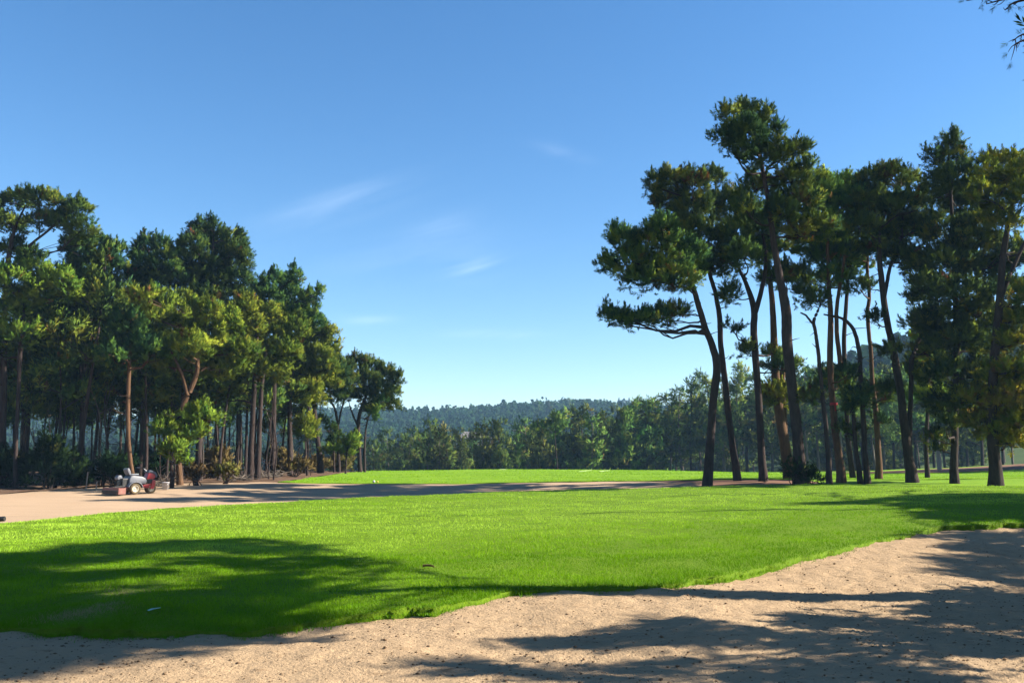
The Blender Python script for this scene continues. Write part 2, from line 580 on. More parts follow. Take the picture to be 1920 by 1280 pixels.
sheet('far_green', np.concatenate([np.arange(GL, 40, 0.35), np.arange(40, 95, 3)]), lambda x: cy(FAR, x) + 0.35 * vnoise(x * 0.6, x * 0), lambda x: x * 0 + 108, 90, M['turf_far'], 0.03,
      lambda X, Y: 0.04 * fbm(X * 0.3, Y * 0.3, 2), skirt=0.1)
sheet('forest_floor', np.concatenate([np.arange(-95, -40, 3), np.arange(-40, GL + .3, 0.4)]), lambda x: cy(FAR, x) + 0.8 * vnoise(x * 0.7, x * 0 + 4), lambda x: x * 0 + 108, 70, M['soil'], 0.02,
      lambda X, Y: 0.16 * (fbm(X * 0.6, Y * 0.6, 3) + 0.1))
gx = np.concatenate([np.linspace(-3000, -420, 14), np.arange(-400, 401, 9), np.linspace(420, 3000, 14)])
sheet('ground', gx, lambda x: x * 0 + 107, lambda x: x * 0 + 3000, np.linspace(0, 1, 330) ** 2.2, M['scrub'], -0.02)
# bare earth track in the shade beyond the right-hand pines
def track_y(x): return 66 + 0.0 * x + 1.2 * np.sin(x / 5.0)
sheet('dirt_track', np.arange(24, 46, 0.5), lambda x: track_y(x) - 3 * np.clip((46 - x) / 14, .15, 1), lambda x: track_y(x) + 5 + 0.2 * (x - 24), 16, M['sand_far'], 0.055,
      lambda X, Y: 0.0 * X)

# ------------------------------------------------------------------ grass blades and sand clods (nobody could count them)
def grass(name, n, seed, ylo, yhi, inside, hmin, hmax, sheet_dz, edge_curve=None):
    g = np.random.default_rng(seed)
    inv = g.uniform(1 / yhi, 1 / ylo, n)
    Y = 1 / inv
    X = g.uniform(-1, 1, n) * (0.63 * Y + 1.2)
    k = inside(X, Y)
    X, Y = X[k], Y[k]
    n = len(X)
    Z = terrain(X, Y) + sheet_dz + 0.05 * fbm(X * 0.8, Y * 0.8, 3) + 0.012 * fbm(X * 4, Y * 4, 2) - 0.006
    tuft = fbm(X * 2.2, Y * 1.6, 3)
    if edge_curve is not None:
        Z = Z - 0.05 * (Y < cy(edge_curve, X) + edge_wob(X))
    H = g.uniform(hmin, hmax, n) * (1 + 0.9 * tuft)
    if edge_curve is not None:
        d = Y - cy(edge_curve, X)
        H = H * (1 + 0.35 * np.exp(-np.abs(d) / 0.25))
    Wd = np.maximum(0.0065, 0.00055 * Y) * g.uniform(0.7, 1.3, n)
    a = g.uniform(0, 2 * np.pi, n)
    b = g.uniform(0, 2 * np.pi, n)
    lean = g.uniform(0.1, 0.9, n) * H
    base = np.stack([X, Y, Z], -1)
    w = np.stack([np.cos(a), np.sin(a), 0 * a], -1) * Wd[:, None] / 2
    tip = base + np.stack([np.cos(b) * lean, np.sin(b) * lean, H], -1)
    V = np.stack([base - w, base + w, tip], 1).reshape(-1, 3)
    F = np.arange(3 * n).reshape(-1, 3)
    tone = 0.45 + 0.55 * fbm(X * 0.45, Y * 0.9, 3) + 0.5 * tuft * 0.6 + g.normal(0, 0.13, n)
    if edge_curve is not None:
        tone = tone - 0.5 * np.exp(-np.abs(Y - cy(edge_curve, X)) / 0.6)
        tone = tone + np.where(Y < cy(edge_curve, X) + 14, -0.22 + 0.66 * np.clip((Y - cy(edge_curve, X) - 3.5 + 2 * fbm(X * .3, Y * .3, 2)) / 6, 0, 1), 0.25)  # deeper slope, paler crest: grazing sheen of the mound put into blade colour
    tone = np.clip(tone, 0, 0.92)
    dry = g.random(n)
    tone = np.where(dry < 0.0008, 0.97, tone)
    for (px, py, r) in DRY:
        c = at_z(px, py, 0.25)
        q = np.exp(-(((X - c[0]) / r) ** 2 + ((Y - c[1]) / (r * 0.9)) ** 2))
        tone = np.where(g.random(n) < q * 0.75, 1.0, tone)
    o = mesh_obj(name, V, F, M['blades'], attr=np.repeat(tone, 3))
    tag(o, 'short bright green turf blades covering the near mound' if edge_curve is not None else 'smooth mown grass blades on the far green', 'grass', kind='stuff')
    return o


DRY = ((125, 1139, 0.22), (170, 1133, 0.24), (240, 1100, 0.25), (205, 1122, .15))
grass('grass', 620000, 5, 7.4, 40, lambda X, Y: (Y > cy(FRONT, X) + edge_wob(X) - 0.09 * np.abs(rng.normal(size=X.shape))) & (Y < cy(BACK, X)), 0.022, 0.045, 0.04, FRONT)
grass('grass', 110000, 6, 43, 84, lambda X, Y: (Y > cy(FAR, X) + 0.35 * vnoise(X * 0.6, X * 0)) & (X > GL) & ((Y < track_y(X) - 3) | (X < 25)), 0.03, 0.05, 0.03)


def clods():
    g = np.random.default_rng(11)
    n = 15000
    inv = g.uniform(1 / 17, 1 / 5.2, n)
    Y = 1 / inv
    X = g.uniform(-1, 1, n) * (0.63 * Y + 0.8)
    k = (Y < cy(FRONT, X) - 0.05) & (fbm(X * 0.9, Y * 0.9, 3) + g.uniform(-.5, .7, n) > 0.0)
    X, Y = X[k], Y[k]
    n = len(X)
    r = 0.003 + 0.010 * g.random(n) ** 6.0 + 0.004 * g.random(n)
    Z = terrain(X, Y) + sand_rough(X, Y) + r * 0.3
    octa = np.array([[1, 0, 0], [0, 1, 0], [-1, 0, 0], [0, -1, 0], [0, 0, .7], [0, 0, -.7]])
    fa = np.array([[0, 1, 4], [1, 2, 4], [2, 3, 4], [3, 0, 4], [1, 0, 5], [2, 1, 5], [3, 2, 5], [0, 3, 5]])
    V = octa[None] * r[:, None, None] * g.uniform(0.6, 1.5, (n, 6, 1)) * np.array([1.3, 1.0, 0.9]) + np.stack([X, Y, Z], -1)[:, None, :]
    F = (fa[None] + 6 * np.arange(n)[:, None, None]).reshape(-1, 3)
    o = mesh_obj('sand_clods', V.reshape(-1, 3), F, M['clod'], smooth=False)
    tag(o, 'small dark clods and bits of litter strewn over the near sand', 'clods', kind='stuff')


M['clod'] = sand_mat('clod', (0.12, 0.075, 0.045), (0.05, 0.03, 0.018), 0.3)
clods()


# ------------------------------------------------------------------ tree kit
def tube(pts, rad, ns=7):
    pts = np.asarray(pts, float)
    n = len(pts)
    d = np.gradient(pts, axis=0)
    d /= np.linalg.norm(d, axis=1)[:, None] + 1e-9
    ref = np.where(np.abs(d[:, 2:3]) > 0.9, np.array([[1.0, 0, 0]]), np.array([[0, 0, 1.0]]))
    a = np.cross(d, ref)
    a /= np.linalg.norm(a, axis=1)[:, None] + 1e-9
    b = np.cross(d, a)
    an = np.linspace(0, 2 * np.pi, ns, endpoint=False)
    ring = a[:, None, :] * np.cos(an)[None, :, None] + b[:, None, :] * np.sin(an)[None, :, None]
    V = pts[:, None, :] + ring * np.asarray(rad)[:, None, None]
    idx = np.arange(n * ns).reshape(n, ns)
    nx = np.roll(idx, -1, 1)
    F = np.stack([idx[:-1], nx[:-1], nx[1:], idx[1:]], -1).reshape(-1, 4)
    return V.reshape(-1, 3), F


class Wood:
    def __init__(self):
        self.V, self.F, self.n = [], [], 0

    def add(self, pts, rad, ns=7):
        v, f = tube(pts, rad, ns)
        self.V.append(v)
        self.F.append(f + self.n)
        self.n += len(v)

    def arrays(self):
        return np.concatenate(self.V), np.concatenate(self.F)


def smooth_path(P, n):
    """Catmull-Rom through the points (last columns may hold radii)"""
    P = np.asarray(P, float)
    if len(P) < 3:
        t = np.linspace(0, 1, n)[:, None]
        return P[0] * (1 - t) + P[-1] * t
    Q = np.vstack([2 * P[0] - P[1], P, 2 * P[-1] - P[-2]])
    out = []
    u = np.linspace(0, len(P) - 1 - 1e-6, n)
    for x in u:
        i = int(x)
        t = x - i
        p0, p1, p2, p3 = Q[i], Q[i + 1], Q[i + 2], Q[i + 3]
        out.append(0.5 * (2 * p1 + (p2 - p0) * t + (2 * p0 - 5 * p1 + 4 * p2 - p3) * t * t + (3 * p1 - p0 - 3 * p2 + p3) * t ** 3))
    return np.array(out)


def shoots(P, A, L, g, needles, nl, nw, out=None):
    """bottle-brush shoots: needles set round the axes A at the points P"""
    n = len(P)
    A = A / (np.linalg.norm(A, axis=1)[:, None] + 1e-9)
    k = needles
    rd = g.normal(size=(n, k, 3))
    rd -= (rd * A[:, None, :]).sum(-1, keepdims=True) * A[:, None, :]
    rd /= np.linalg.norm(rd, axis=-1, keepdims=True) + 1e-9
    u = g.random((n, k, 1))
    open_ = g.uniform(0.35, 1.15, (n, k, 1)) * (1.1 - 0.6 * u)
    D = A[:, None, :] * np.cos(open_) + rd * np.sin(open_)
    B = P[:, None, :] + A[:, None, :] * (u * L[:, None, None])
    ln = (nl * g.uniform(0.7, 1.2, (n, k, 1))) * (L[:, None, None] / L.mean())
    side = np.cross(D, g.normal(size=(n, k, 3)))
    side /= np.linalg.norm(side, axis=-1, keepdims=True) + 1e-9
    w = nw * g.uniform(0.7, 1.3, (n, k, 1)) / 2
    tip = B + D * ln
    mid = B + D * ln * 0.55
    V = np.stack([B, mid - side * w, tip, mid + side * w], 2)
    N = rd * 0.55 + (A if out is None else out)[:, None, :]
    N /= np.linalg.norm(N, axis=-1, keepdims=True) + 1e-9
    NRM.append(np.repeat(N.reshape(-1, 3), 4, 0))
    return V.reshape(-1, 3), 4 * k


def fill_blob(c, r, g, dens, nl, nw, L0, needles, tone, per=7, spread=1.0, leaders=0.7):
    """puffs of shoots over an ellipsoid, thin underneath, gaps between them; returns V and tone"""
    r = np.asarray(r, float)
    s = (r[0] * r[1] + r[0] * r[2] + r[1] * r[2]) / 3.0
    m = max(4, int(dens * 34 * s / (L0 / 0.42) ** 2))
    d = g.normal(size=(m * 2, 3))
    d /= np.linalg.norm(d, axis=1)[:, None]
    keep = g.random(m * 2) < np.where(d[:, 2] < -0.15, 0.35, 1.0)
    d = d[keep][:m]
    rad = g.uniform(0.35, 1.0, len(d)) ** 0.55
    # lumpy outline
    ph = g.uniform(0, 6.28, 6)
    lump = 1 + 0.22 * np.sin(3 * d[:, 0] + ph[0] + 2 * d[:, 2]) + 0.16 * np.sin(5 * d[:, 2] + ph[1] + 3 * d[:, 1]) + 0.12 * np.sin(7 * d[:, 0] + ph[2])
    pc = c + d * r * (rad * lump)[:, None]
    m = len(pc)
    P = np.repeat(pc, per, 0) + g.normal(size=(m * per, 3)) * np.array([0.40, 0.40, 0.26]) * L0 * spread
    ax = np.repeat(d, per, 0) * 0.55 + np.array([0, 0, 0.75]) + g.normal(size=(m * per, 3)) * 0.42
    L = L0 * g.uniform(0.6, 1.3, m * per)
    out = np.repeat(d, per, 0) * 0.75 + (P - np.repeat(pc, per, 0)) / (0.4 * L0) * 0.42 + np.array([0, 0, 0.12])
    # upright leaders along the top of the clump
    q = int(np.ceil(leaders * len(pc) / 9))
    if q:
        top = pc[np.argsort(-(d[:, 2] + g.normal(0, .25, len(d))))[:q]]
        hs_ = np.arange(4) * 0.26
        P = np.concatenate([P] + [top + np.array([0, 0, h * L0 * 2]) + g.normal(0, .03, top.shape) for h in hs_])
        e_ = np.concatenate([np.tile([[0, 0, 1.0]], (q, 1))] * 4) + g.normal(0, .12, (4 * q, 3))
        ax = np.concatenate([ax, e_])
        out = np.concatenate([out, e_ * .4])
        L = np.concatenate([L] + [np.full(q, L0 * s_) for s_ in (1.0, .9, .75, .6)])
    V, kv = shoots(P, ax, L, g, needles, nl, nw, out)
    tp = np.clip(tone + g.normal(0, 0.22, m), 0, 0.90)
    tp = np.where(g.random(m) < 0.014, g.uniform(0.93, 1.0, m), tp)
    tp = np.concatenate([np.repeat(tp, per), np.full(len(P) - m * per, float(np.clip(tone, 0, .9)))])
    T = np.repeat(np.clip(tp + g.normal(0, 0.06, len(P)), 0, 1), kv)
    return V, T, pc


def limb_to(wood, trunk, tr, c, r, g, thick=1.0, twigs=4, pc=None):
    """a bent limb from the trunk polyline up and out to a foliage clump"""
    dz = c[2] - trunk[:, 2]
    hd = np.linalg.norm(trunk[:, :2] - c[:2], axis=1)
    cost = hd + np.where(dz < 0.15 * hd, 4 * (0.15 * hd - dz), 0) + 0.75 * np.abs(dz)
    i = int(np.argmin(cost))
    a = trunk[i]
    L = np.linalg.norm(c - a)
    if L > 0.15:
        mid = a * 0.5 + c * 0.5 + np.array([g.normal(0, .08 * L), g.normal(0, .08 * L), -0.03 * L + g.normal(0, .03 * L)])
        q1 = a * 0.8 + mid * 0.2 + np.array([0, 0, 0.03 * L])
        path = smooth_path([a, q1, mid, c], 9)
        path[1:-1] += g.normal(0, 0.02 * L, (7, 3))
        r0 = min(tr[i] * 0.75, (0.022 + 0.020 * L) * thick)
        wood.add(path, np.linspace(r0, 0.016 * thick + 0.004, 9), 6)
    else:
        path = np.array([a, c])
    if pc is not None and len(pc):
        for q in pc[g.choice(len(pc), min(twigs, len(pc)), replace=False)]:
            s = path[g.integers(len(path) // 2, len(path))]
            mid = (s + q) / 2 + g.normal(0, 0.07, 3)
            wood.add(smooth_path([s, mid, q], 4), np.array([0.020, 0.016, 0.011, 0.006]) * thick, 4)


NQ = lambda n: np.arange(4 * n).reshape(-1, 4)


def pine(label, depth, trunks, blobs, mat='pine_dark', bark='bark', group=None, seed=0, dens=1.0, tone=0.36, name='pine_tree', fine=1.0,
         stubs=5, cat='tree', needles=25, base=None, grow=1.07):
    """a pine traced in the picture: trunk lines (px, py, width px) and foliage clumps (px, py, rx, ry[, metres nearer or farther]) at its own distance"""
    g = np.random.default_rng(seed + 1000)
    k = depth / FPX
    b0 = at(trunks[0][0][0], trunks[0][0][1], depth)
    b0[2] = gz(b0[0], depth)
    root = empty(name, b0)
    tag(root, label, cat, group)
    wood = Wood()
    lines, rads = [], []
    for j, tl in enumerate(trunks):
        dy = 0.0 if j == 0 else g.uniform(-0.5, 0.5)
        pts = np.array([np.append(at(p[0], p[1], depth + dy), p[2] * k / 2) for p in tl])
        if tl[0][1] > 860:                        # starts on the ground
            pts[0, 2] = gz(pts[0, 0], depth + dy) + 0.12
            foot = pts[0].copy()
            foot[2] -= 0.45
            foot[3] *= 1.45
            pts = np.vstack([foot, pts])
            pts[1, 3] *= 1.15
        ln = smooth_path(pts, 6 * len(pts))
        ln[:, :2] += np.cumsum(g.normal(0, 0.012, (len(ln), 2)), 0) * 0.6
        lines.append(ln[:, :3])
        rr = np.maximum(ln[:, 3], 0.012)
        rads.append(rr)
        wood.add(ln[:, :3] - b0, rr, 10)
    allp, allr = np.vstack(lines), np.concatenate(rads)
    VV, TT = [], []
    for bl in blobs:
        px, py, rx, ry = bl[:4]
        off = bl[4] if len(bl) > 4 else float(np.clip(g.normal(0, 1.4), -2.8, 2.8))
        tn = bl[5] if len(bl) > 5 else tone + g.normal(0, 0.08)
        c = at(px, py, depth + off)
        kk = (depth + off) / FPX
        r = np.array([rx * kk, 0.5 * (rx + ry) * kk * 1.05, ry * kk * 1.05]) * grow
        V, T, pc = fill_blob(c, r, g, dens * 1.3, 0.165 * fine, 0.030 * fine, 0.29 * fine, needles, tn)
        VV.append(V - b0)
        TT.append(T)
        limb_to_l = np.vstack(lines)
        limb_to(wood_proxy(wood, b0), limb_to_l, allr, c, r, g, 1.0, 5, pc)
    for q in range(stubs):                         # dead twigs on the bare trunk
        ln = lines[0]
        i = g.integers(int(len(ln) * 0.35), len(ln))
        a = ln[i]
        an = g.uniform(0, 6.28)
        L = g.uniform(0.3, 1.2)
        e = a + np.array([math.cos(an) * L, math.sin(an) * L, g.uniform(-.15, .35) * L])
        m_ = (a + e) / 2 + g.normal(0, .08, 3)
        wood_proxy(wood, b0).add(smooth_path([a, m_, e], 5), np.linspace(0.028, 0.006, 5), 5)
    V, F = wood.arrays()
    mesh_obj('trunk', V, F, M[bark], root, smooth=True)
    if VV:
        VV = np.concatenate(VV)
        mesh_obj('crown', VV, NQ(len(VV) // 4), M[mat], root, attr=np.concatenate(TT))
    return root


class wood_proxy:
    def __init__(self, w, b0):
        self.w, self.b0 = w, b0

    def add(self, pts, rad, ns=7):
        self.w.add(np.asarray(pts) - self.b0, rad, ns)


def wild_pine(H, crown_from, crown_r, g, n_blobs, fine, dens, bark='bark', mat='far_green', needles=9, lean=0.04, r0=None, flat=0.55, name='pine_tree', leaders=0.3):
    """a freely grown pine at the origin, used as the first of its kind for copies"""
    root = empty(name)
    wood = Wood()
    r0 = r0 or H * 0.014
    lx, ly = g.normal(0, lean, 2)
    zs = np.linspace(-0.4, H * 0.96, 12)
    t = np.clip(zs / H, 0, 1)
    pts = np.stack([lx * zs + 0.25 * np.sin(zs * 0.5 + g.uniform(0, 6)) * t, ly * zs + 0.25 * np.sin(zs * 0.45 + g.uniform(0, 6)) * t, zs], -1)
    rad = r0 * (1 - 0.8 * t) * np.where(zs < 0.1, 1.35, 1)
    wood.add(pts, rad, 8)
    VV, TT = [], []
    zb = np.linspace(crown_from, 0.97, n_blobs) * H
    for i, z in enumerate(zb):
        f = max(0.0, (z / H - crown_from) / (1 - crown_from))
        rr = crown_r * (1.0 - 0.75 * f ** 1.5) * g.uniform(0.6, 1.1)
        an = g.uniform(0, 6.28)
        tr = np.array([np.interp(z, zs, pts[:, 0]), np.interp(z, zs, pts[:, 1]), z])
        d = rr * g.uniform(0.35, 0.9) * (1 - 0.6 * f)
        c = tr + np.array([math.cos(an) * d, math.sin(an) * d, 0])
        br = rr * g.uniform(0.42, 0.75)
        V, T, pc = fill_blob(c, (br, br, br * flat), g, dens, 0.27 * fine, 0.06 * fine, 0.36 * fine, needles, g.uniform(0.15, 0.65), per=5, leaders=leaders)
        VV.append(V)
        TT.append(T)
        limb_to(wood, pts, rad, c, (br, br, br), g, 1.0 + 0.3 * (fine - 1), 2, pc)
    V, F = wood.arrays()
    mesh_obj('trunk', V, F, M[bark], root, smooth=True)
    VV = np.concatenate(VV)
    mesh_obj('crown', VV, NQ(len(VV) // 4), M[mat], root, attr=np.concatenate(TT))
    return root


class Kind:
    """first of a kind is used once itself, later ones are copies with copied parts"""
    def __init__(self, root):
        self.root, self.used = root, False

    def place(self, loc, rz, s, label, cat, group):
        if not self.used:
            r, self.used = self.root, True
        else:
            r = self.root.copy()
            COL.objects.link(r)
            for ch in list(self.root.children):
                c = ch.copy()
                COL.objects.link(c)
                c.parent = r
        r.location = loc
        r.rotation_euler = (0, 0, rz)
        r.scale = s if hasattr(s, '__len__') else (s, s, s)
        for k_ in ('label', 'category', 'group'):
            if k_ in r:
                del r[k_]
        tag(r, label, cat, group)
        return r

#TREES#
# ------------------------------------------------------------------ the right-hand pines
RG = 'tall pines standing in the right-hand grove'
RIGHT = [
    dict(label='leaning pine with a long low limb to the left, leftmost of the right-hand grove', depth=41, seed=1,
         trunks=[[(1327, 903, 19), (1331, 830, 17), (1336, 760, 16), (1343, 690, 16), (1332, 645, 14), (1320, 615, 13), (1310, 580, 12), (1295, 530, 10), (1275, 480, 7), (1250, 455, 4)]],
         blobs=[(1152, 442, 16, 13), (1176, 456, 30, 20), (1138, 500, 18, 12), (1185, 492, 42, 22), (1228, 458, 36, 26), (1240, 428, 26, 18), (1248, 505, 46, 26), (1290, 480, 42, 28), (1215, 525, 38, 18), (1275, 530, 36, 18),
                (1136, 590, 15, 10), (1163, 600, 28, 11), (1200, 603, 38, 13), (1243, 596, 32, 15), (1268, 588, 22, 12, .5, .75)]),
    dict(label='slender pine second from the left of the right-hand grove, behind the leaning one', depth=45, seed=2,
         trunks=[[(1382, 899, 15), (1373, 830, 13), (1365, 760, 13), (1357, 690, 12), (1352, 640, 11), (1351, 600, 11), (1343, 555, 9), (1328, 505, 8), (1312, 440, 6), (1300, 380, 3)]],
         blobs=[(1224, 346, 14, 14), (1255, 338, 24, 17), (1250, 380, 34, 24), (1298, 348, 32, 22), (1298, 398, 42, 30), (1338, 338, 22, 16), (1350, 390, 44, 30), (1270, 430, 36, 24), (1330, 450, 46, 30), (1348, 500, 36, 20), (1300, 500, 30, 18)]),
    dict(label='forked dark pine standing third from the left of the right-hand grove', depth=44, seed=3,
         trunks=[[(1432, 906, 17), (1430, 850, 15), (1425, 760, 14), (1420, 690, 14), (1415, 620, 14), (1416, 580, 13), (1403, 535, 9), (1390, 505, 6), (1380, 470, 4)], [(1417, 585, 11), (1432, 530, 9), (1436, 480, 7), (1430, 430, 4)]],
         blobs=[(1385, 440, 40, 28), (1395, 485, 32, 22), (1440, 470, 30, 22), (1370, 555, 20, 14), (1452, 520, 24, 14), (1420, 420, 34, 24), (1398, 660, 18, 9), (1450, 665, 18, 12), (1465, 688, 26, 13), (1372, 618, 14, 6)]),
    dict(label='tallest pine of the right-hand grove, its crown high above all the rest', depth=38.5, seed=4,
         trunks=[[(1502, 909, 27), (1497, 850, 23), (1490, 780, 21), (1483, 710, 20), (1477, 640, 21), (1475, 580, 20), (1466, 530, 16), (1455, 470, 13), (1446, 410, 11), (1438, 350, 9), (1428, 300, 8), (1415, 250, 4)]],
         blobs=[(1398, 212, 22, 15), (1364, 222, 18, 16), (1430, 230, 18, 16), (1356, 262, 24, 16), (1398, 258, 40, 26), (1443, 252, 24, 24), (1470, 292, 28, 18), (1430, 296, 36, 18), (1500, 283, 16, 15), (1510, 312, 15, 12), (1382, 296, 16, 8),
                (1485, 340, 38, 22), (1505, 385, 40, 28), (1465, 402, 34, 24), (1415, 355, 30, 22), (1400, 395, 26, 20), (1495, 440, 26, 14, 0, .96), (1530, 430, 24, 20)]),
    dict(label='thick brown trunk behind the tallest right-hand pine, with a bright green tuft half way up', depth=46, seed=5, bark='bark_warm',
         trunks=[[(1482, 896, 24), (1474, 840, 21), (1462, 770, 19), (1455, 700, 16), (1452, 640, 14), (1448, 560, 11), (1440, 480, 8), (1430, 420, 4)], [(1476, 850, 14), (1468, 780, 13), (1466, 720, 11), (1470, 640, 9), (1474, 540, 6)]],
         blobs=[(1462, 742, 32, 15, -.8, .75), (1440, 745, 16, 12, 0, .6), (1420, 470, 34, 24), (1470, 520, 30, 20), (1450, 425, 34, 24)], mat='pine_light'),
    dict(label='thin crooked pine with a small forked crown, just right of the tallest trunk', depth=38, seed=6,
         trunks=[[(1555, 909, 12), (1552, 850, 10), (1545, 770, 9), (1537, 700, 8), (1531, 650, 7.5), (1526, 620, 7), (1524, 604, 7), (1534, 580, 5), (1538, 565, 3)], [(1524, 606, 5), (1513, 592, 4), (1502, 586, 3)]],
         blobs=[(1512, 555, 24, 16), (1532, 565, 14, 13), (1518, 748, 17, 15, .4, .8)], mat='pine_dark'),
    dict(label='orange-brown sunlit trunk in the middle of the right-hand grove, tied with a red ribbon', depth=42, seed=7, bark='bark_warm',
         trunks=[[(1579, 907, 18), (1573, 850, 15), (1566, 790, 14), (1561, 730, 12), (1558, 660, 12), (1560, 600, 11), (1558, 550, 9), (1556, 480, 7), (1558, 420, 4)], [(1576, 690, 9), (1569, 640, 9), (1566, 590, 8), (1572, 540, 7), (1582, 480, 5)]],
         blobs=[(1550, 490, 26, 20), (1580, 482, 28, 22), (1560, 525, 32, 18), (1560, 370, 30, 22), (1532, 402, 32, 26), (1598, 385, 36, 26), (1560, 430, 36, 22), (1572, 722, 22, 18), (1590, 702, 14, 11), (1550, 705, 12, 9)]),
    dict(label='pine with a trunk arching to the left, between the orange trunk and the pink one', depth=41, seed=8,
         trunks=[[(1627, 908, 13), (1622, 850, 11), (1617, 780, 10), (1614, 720, 9), (1612, 670, 9), (1605, 632, 8), (1593, 608, 7), (1575, 596, 5), (1545, 590, 3)], [(1612, 908, 11), (1606, 850, 9), (1602, 800, 8), (1600, 760, 6)]],
         blobs=[(1607, 745, 20, 15), (1622, 752, 16, 11), (1598, 812, 16, 10), (1596, 770, 12, 12), (1598, 742, 14, 10, .6, .96)], stubs=7),
    dict(label='slim pinkish trunk lit by the sun, second stem left of the big forked pine', depth=45, seed=9, bark='bark_warm',
         trunks=[[(1648, 909, 14), (1647, 850, 12), (1644, 790, 11), (1637, 720, 9), (1632, 650, 8), (1627, 590, 8), (1631, 550, 7), (1626, 500, 6), (1628, 430, 4)], ],
         blobs=[(1612, 540, 22, 10), (1606, 475, 24, 18), (1645, 745, 22, 16), (1650, 790, 12, 7), (1670, 735, 16, 12), (1628, 400, 34, 24)]),
    dict(label='big forked pine with a broad flat crown, its trunk splitting low down', depth=41.5, seed=10,
         trunks=[[(1711, 909, 23), (1704, 860, 19), (1696, 800, 17), (1689, 740, 15), (1682, 690, 15), (1673, 640, 13), (1665, 600, 13), (1656, 540, 12), (1649, 480, 10), (1650, 430, 6)], [(1704, 850, 12), (1706, 780, 10), (1709, 720, 9), (1708, 680, 9), (1716, 655, 8), (1726, 630, 6)],
                 [(1658, 560, 8), (1670, 500, 7), (1690, 450, 4)]],
         blobs=[(1640, 342, 34, 20), (1672, 335, 30, 18), (1702, 352, 22, 17), (1636, 382, 46, 24), (1688, 392, 42, 24), (1612, 430, 34, 22), (1680, 438, 40, 24), (1724, 425, 28, 22), (1650, 470, 28, 14), (1700, 490, 36, 20), (1640, 600, 16, 8),
                (1722, 610, 30, 16), (1674, 660, 20, 8), (1745, 660, 26, 16, 1, .9), (1720, 700, 22, 14, 1)], stubs=9),
    dict(label='full dark pine clothed with branches almost to the ground, spiky shoots at its top', depth=40.5, seed=11,
         trunks=[[(1792, 910, 17), (1791, 860, 15), (1794, 800, 14), (1796, 720, 13), (1796, 640, 12), (1794, 540, 10), (1790, 440, 8), (1786, 340, 6), (1782, 262, 3)]],
         blobs=[(1782, 272, 10, 24, 0), (1800, 298, 16, 18, .1), (1762, 300, 18, 17, -.1), (1745, 292, 12, 8), (1785, 340, 40, 22), (1752, 372, 34, 22), (1805, 388, 44, 26), (1772, 440, 46, 30), (1830, 462, 46, 30), (1782, 500, 52, 28), (1850, 512, 46, 24), (1740, 540, 36, 22),
                (1802, 560, 54, 26), (1875, 545, 30, 18), (1762, 602, 40, 20), (1840, 592, 42, 22), (1800, 640, 46, 22), (1752, 650, 30, 16), (1850, 652, 36, 18), (1770, 702, 34, 18), (1832, 700, 42, 20), (1762, 762, 26, 14), (1812, 752, 44, 18),
                (1752, 822, 18, 9), (1778, 800, 16, 9), (1765, 845, 12, 7), (1800, 780, 40, 14), (1725, 560, 26, 16), (1735, 610, 26, 14), (1880, 600, 34, 18), (1868, 700, 30, 14), (1742, 705, 22, 12), (1830, 420, 30, 18), (1720, 500, 24, 16), (1890, 480, 24, 14)], dens=1.05, tone=0.3),
    dict(label='broad pine at the right edge, its thick trunk carrying yellowing lower branches', depth=37, seed=12,
         trunks=[[(1866, 911, 27), (1862, 870, 24), (1858, 830, 22), (1856, 760, 19), (1862, 660, 17), (1872, 560, 15), (1880, 470, 12), (1892, 400, 9), (1900, 340, 5)], [(1876, 560, 10), (1900, 500, 8), (1925, 450, 7), (1950, 400, 4)]],
         blobs=[(1862, 305, 22, 14), (1895, 310, 30, 18), (1852, 335, 26, 18), (1920, 335, 36, 24), (1880, 355, 34, 20), (1930, 375, 34, 22), (1842, 372, 26, 16), (1915, 640, 34, 14, -.5, .6), (1890, 645, 30, 14, 0, .7), (1905, 695, 40, 18, -.5, .6),
                (1862, 705, 34, 16, .4, .5), (1885, 755, 46, 20, -.4, .8), (1915, 790, 36, 20, -.6, .7), (1850, 790, 34, 14, .2, .9), (1935, 730, 40, 24, 0, .5), (1900, 830, 30, 10, -.2, .8), (1870, 815, 32, 12, 0, .8), (1830, 745, 26, 12, .3, .7), (1912, 600, 30, 14, 0, .5), (1890, 425, 28, 14), (1860, 400, 28, 14), (1950, 560, 50, 30), (1935, 480, 40, 22)], mat='pine_yellow'),
    dict(label='dark slim pine filling the gap behind the orange trunk, its crown merging with its neighbours', depth=47, seed=13,
         trunks=[[(1600, 903, 11), (1592, 830, 10), (1588, 740, 9), (1584, 640, 9), (1590, 540, 7), (1592, 440, 4)]],
         blobs=[(1560, 345, 28, 12), (1590, 350, 22, 14), (1530, 365, 30, 18), (1600, 430, 36, 20), (1570, 460, 30, 18), (1540, 455, 28, 16), (1640, 440, 30, 18), (1515, 470, 34, 20), (1535, 340, 24, 14), (1660, 470, 34, 16), (1500, 520, 26, 14), (1610, 500, 30, 14), (1700, 440, 28, 18)], mat='pine_light', tone=.3),
    dict(label='small sunlit pine in the gap right of the big forked pine', depth=47, seed=14,
         trunks=[[(1738, 902, 9), (1736, 840, 8), (1738, 760, 7), (1740, 680, 6), (1738, 600, 4)]],
         blobs=[(1745, 712, 22, 12), (1728, 680, 20, 12), (1752, 745, 22, 12), (1720, 745, 18, 10), (1738, 640, 26, 14), (1742, 600, 22, 14)], mat='pine_light'),
]
for d in RIGHT:
    d['trunks'] = [[(x, y, w * .92) for x, y, w in tl] for tl in d['trunks']]
    pine(group=RG, grow=1.02, **d)

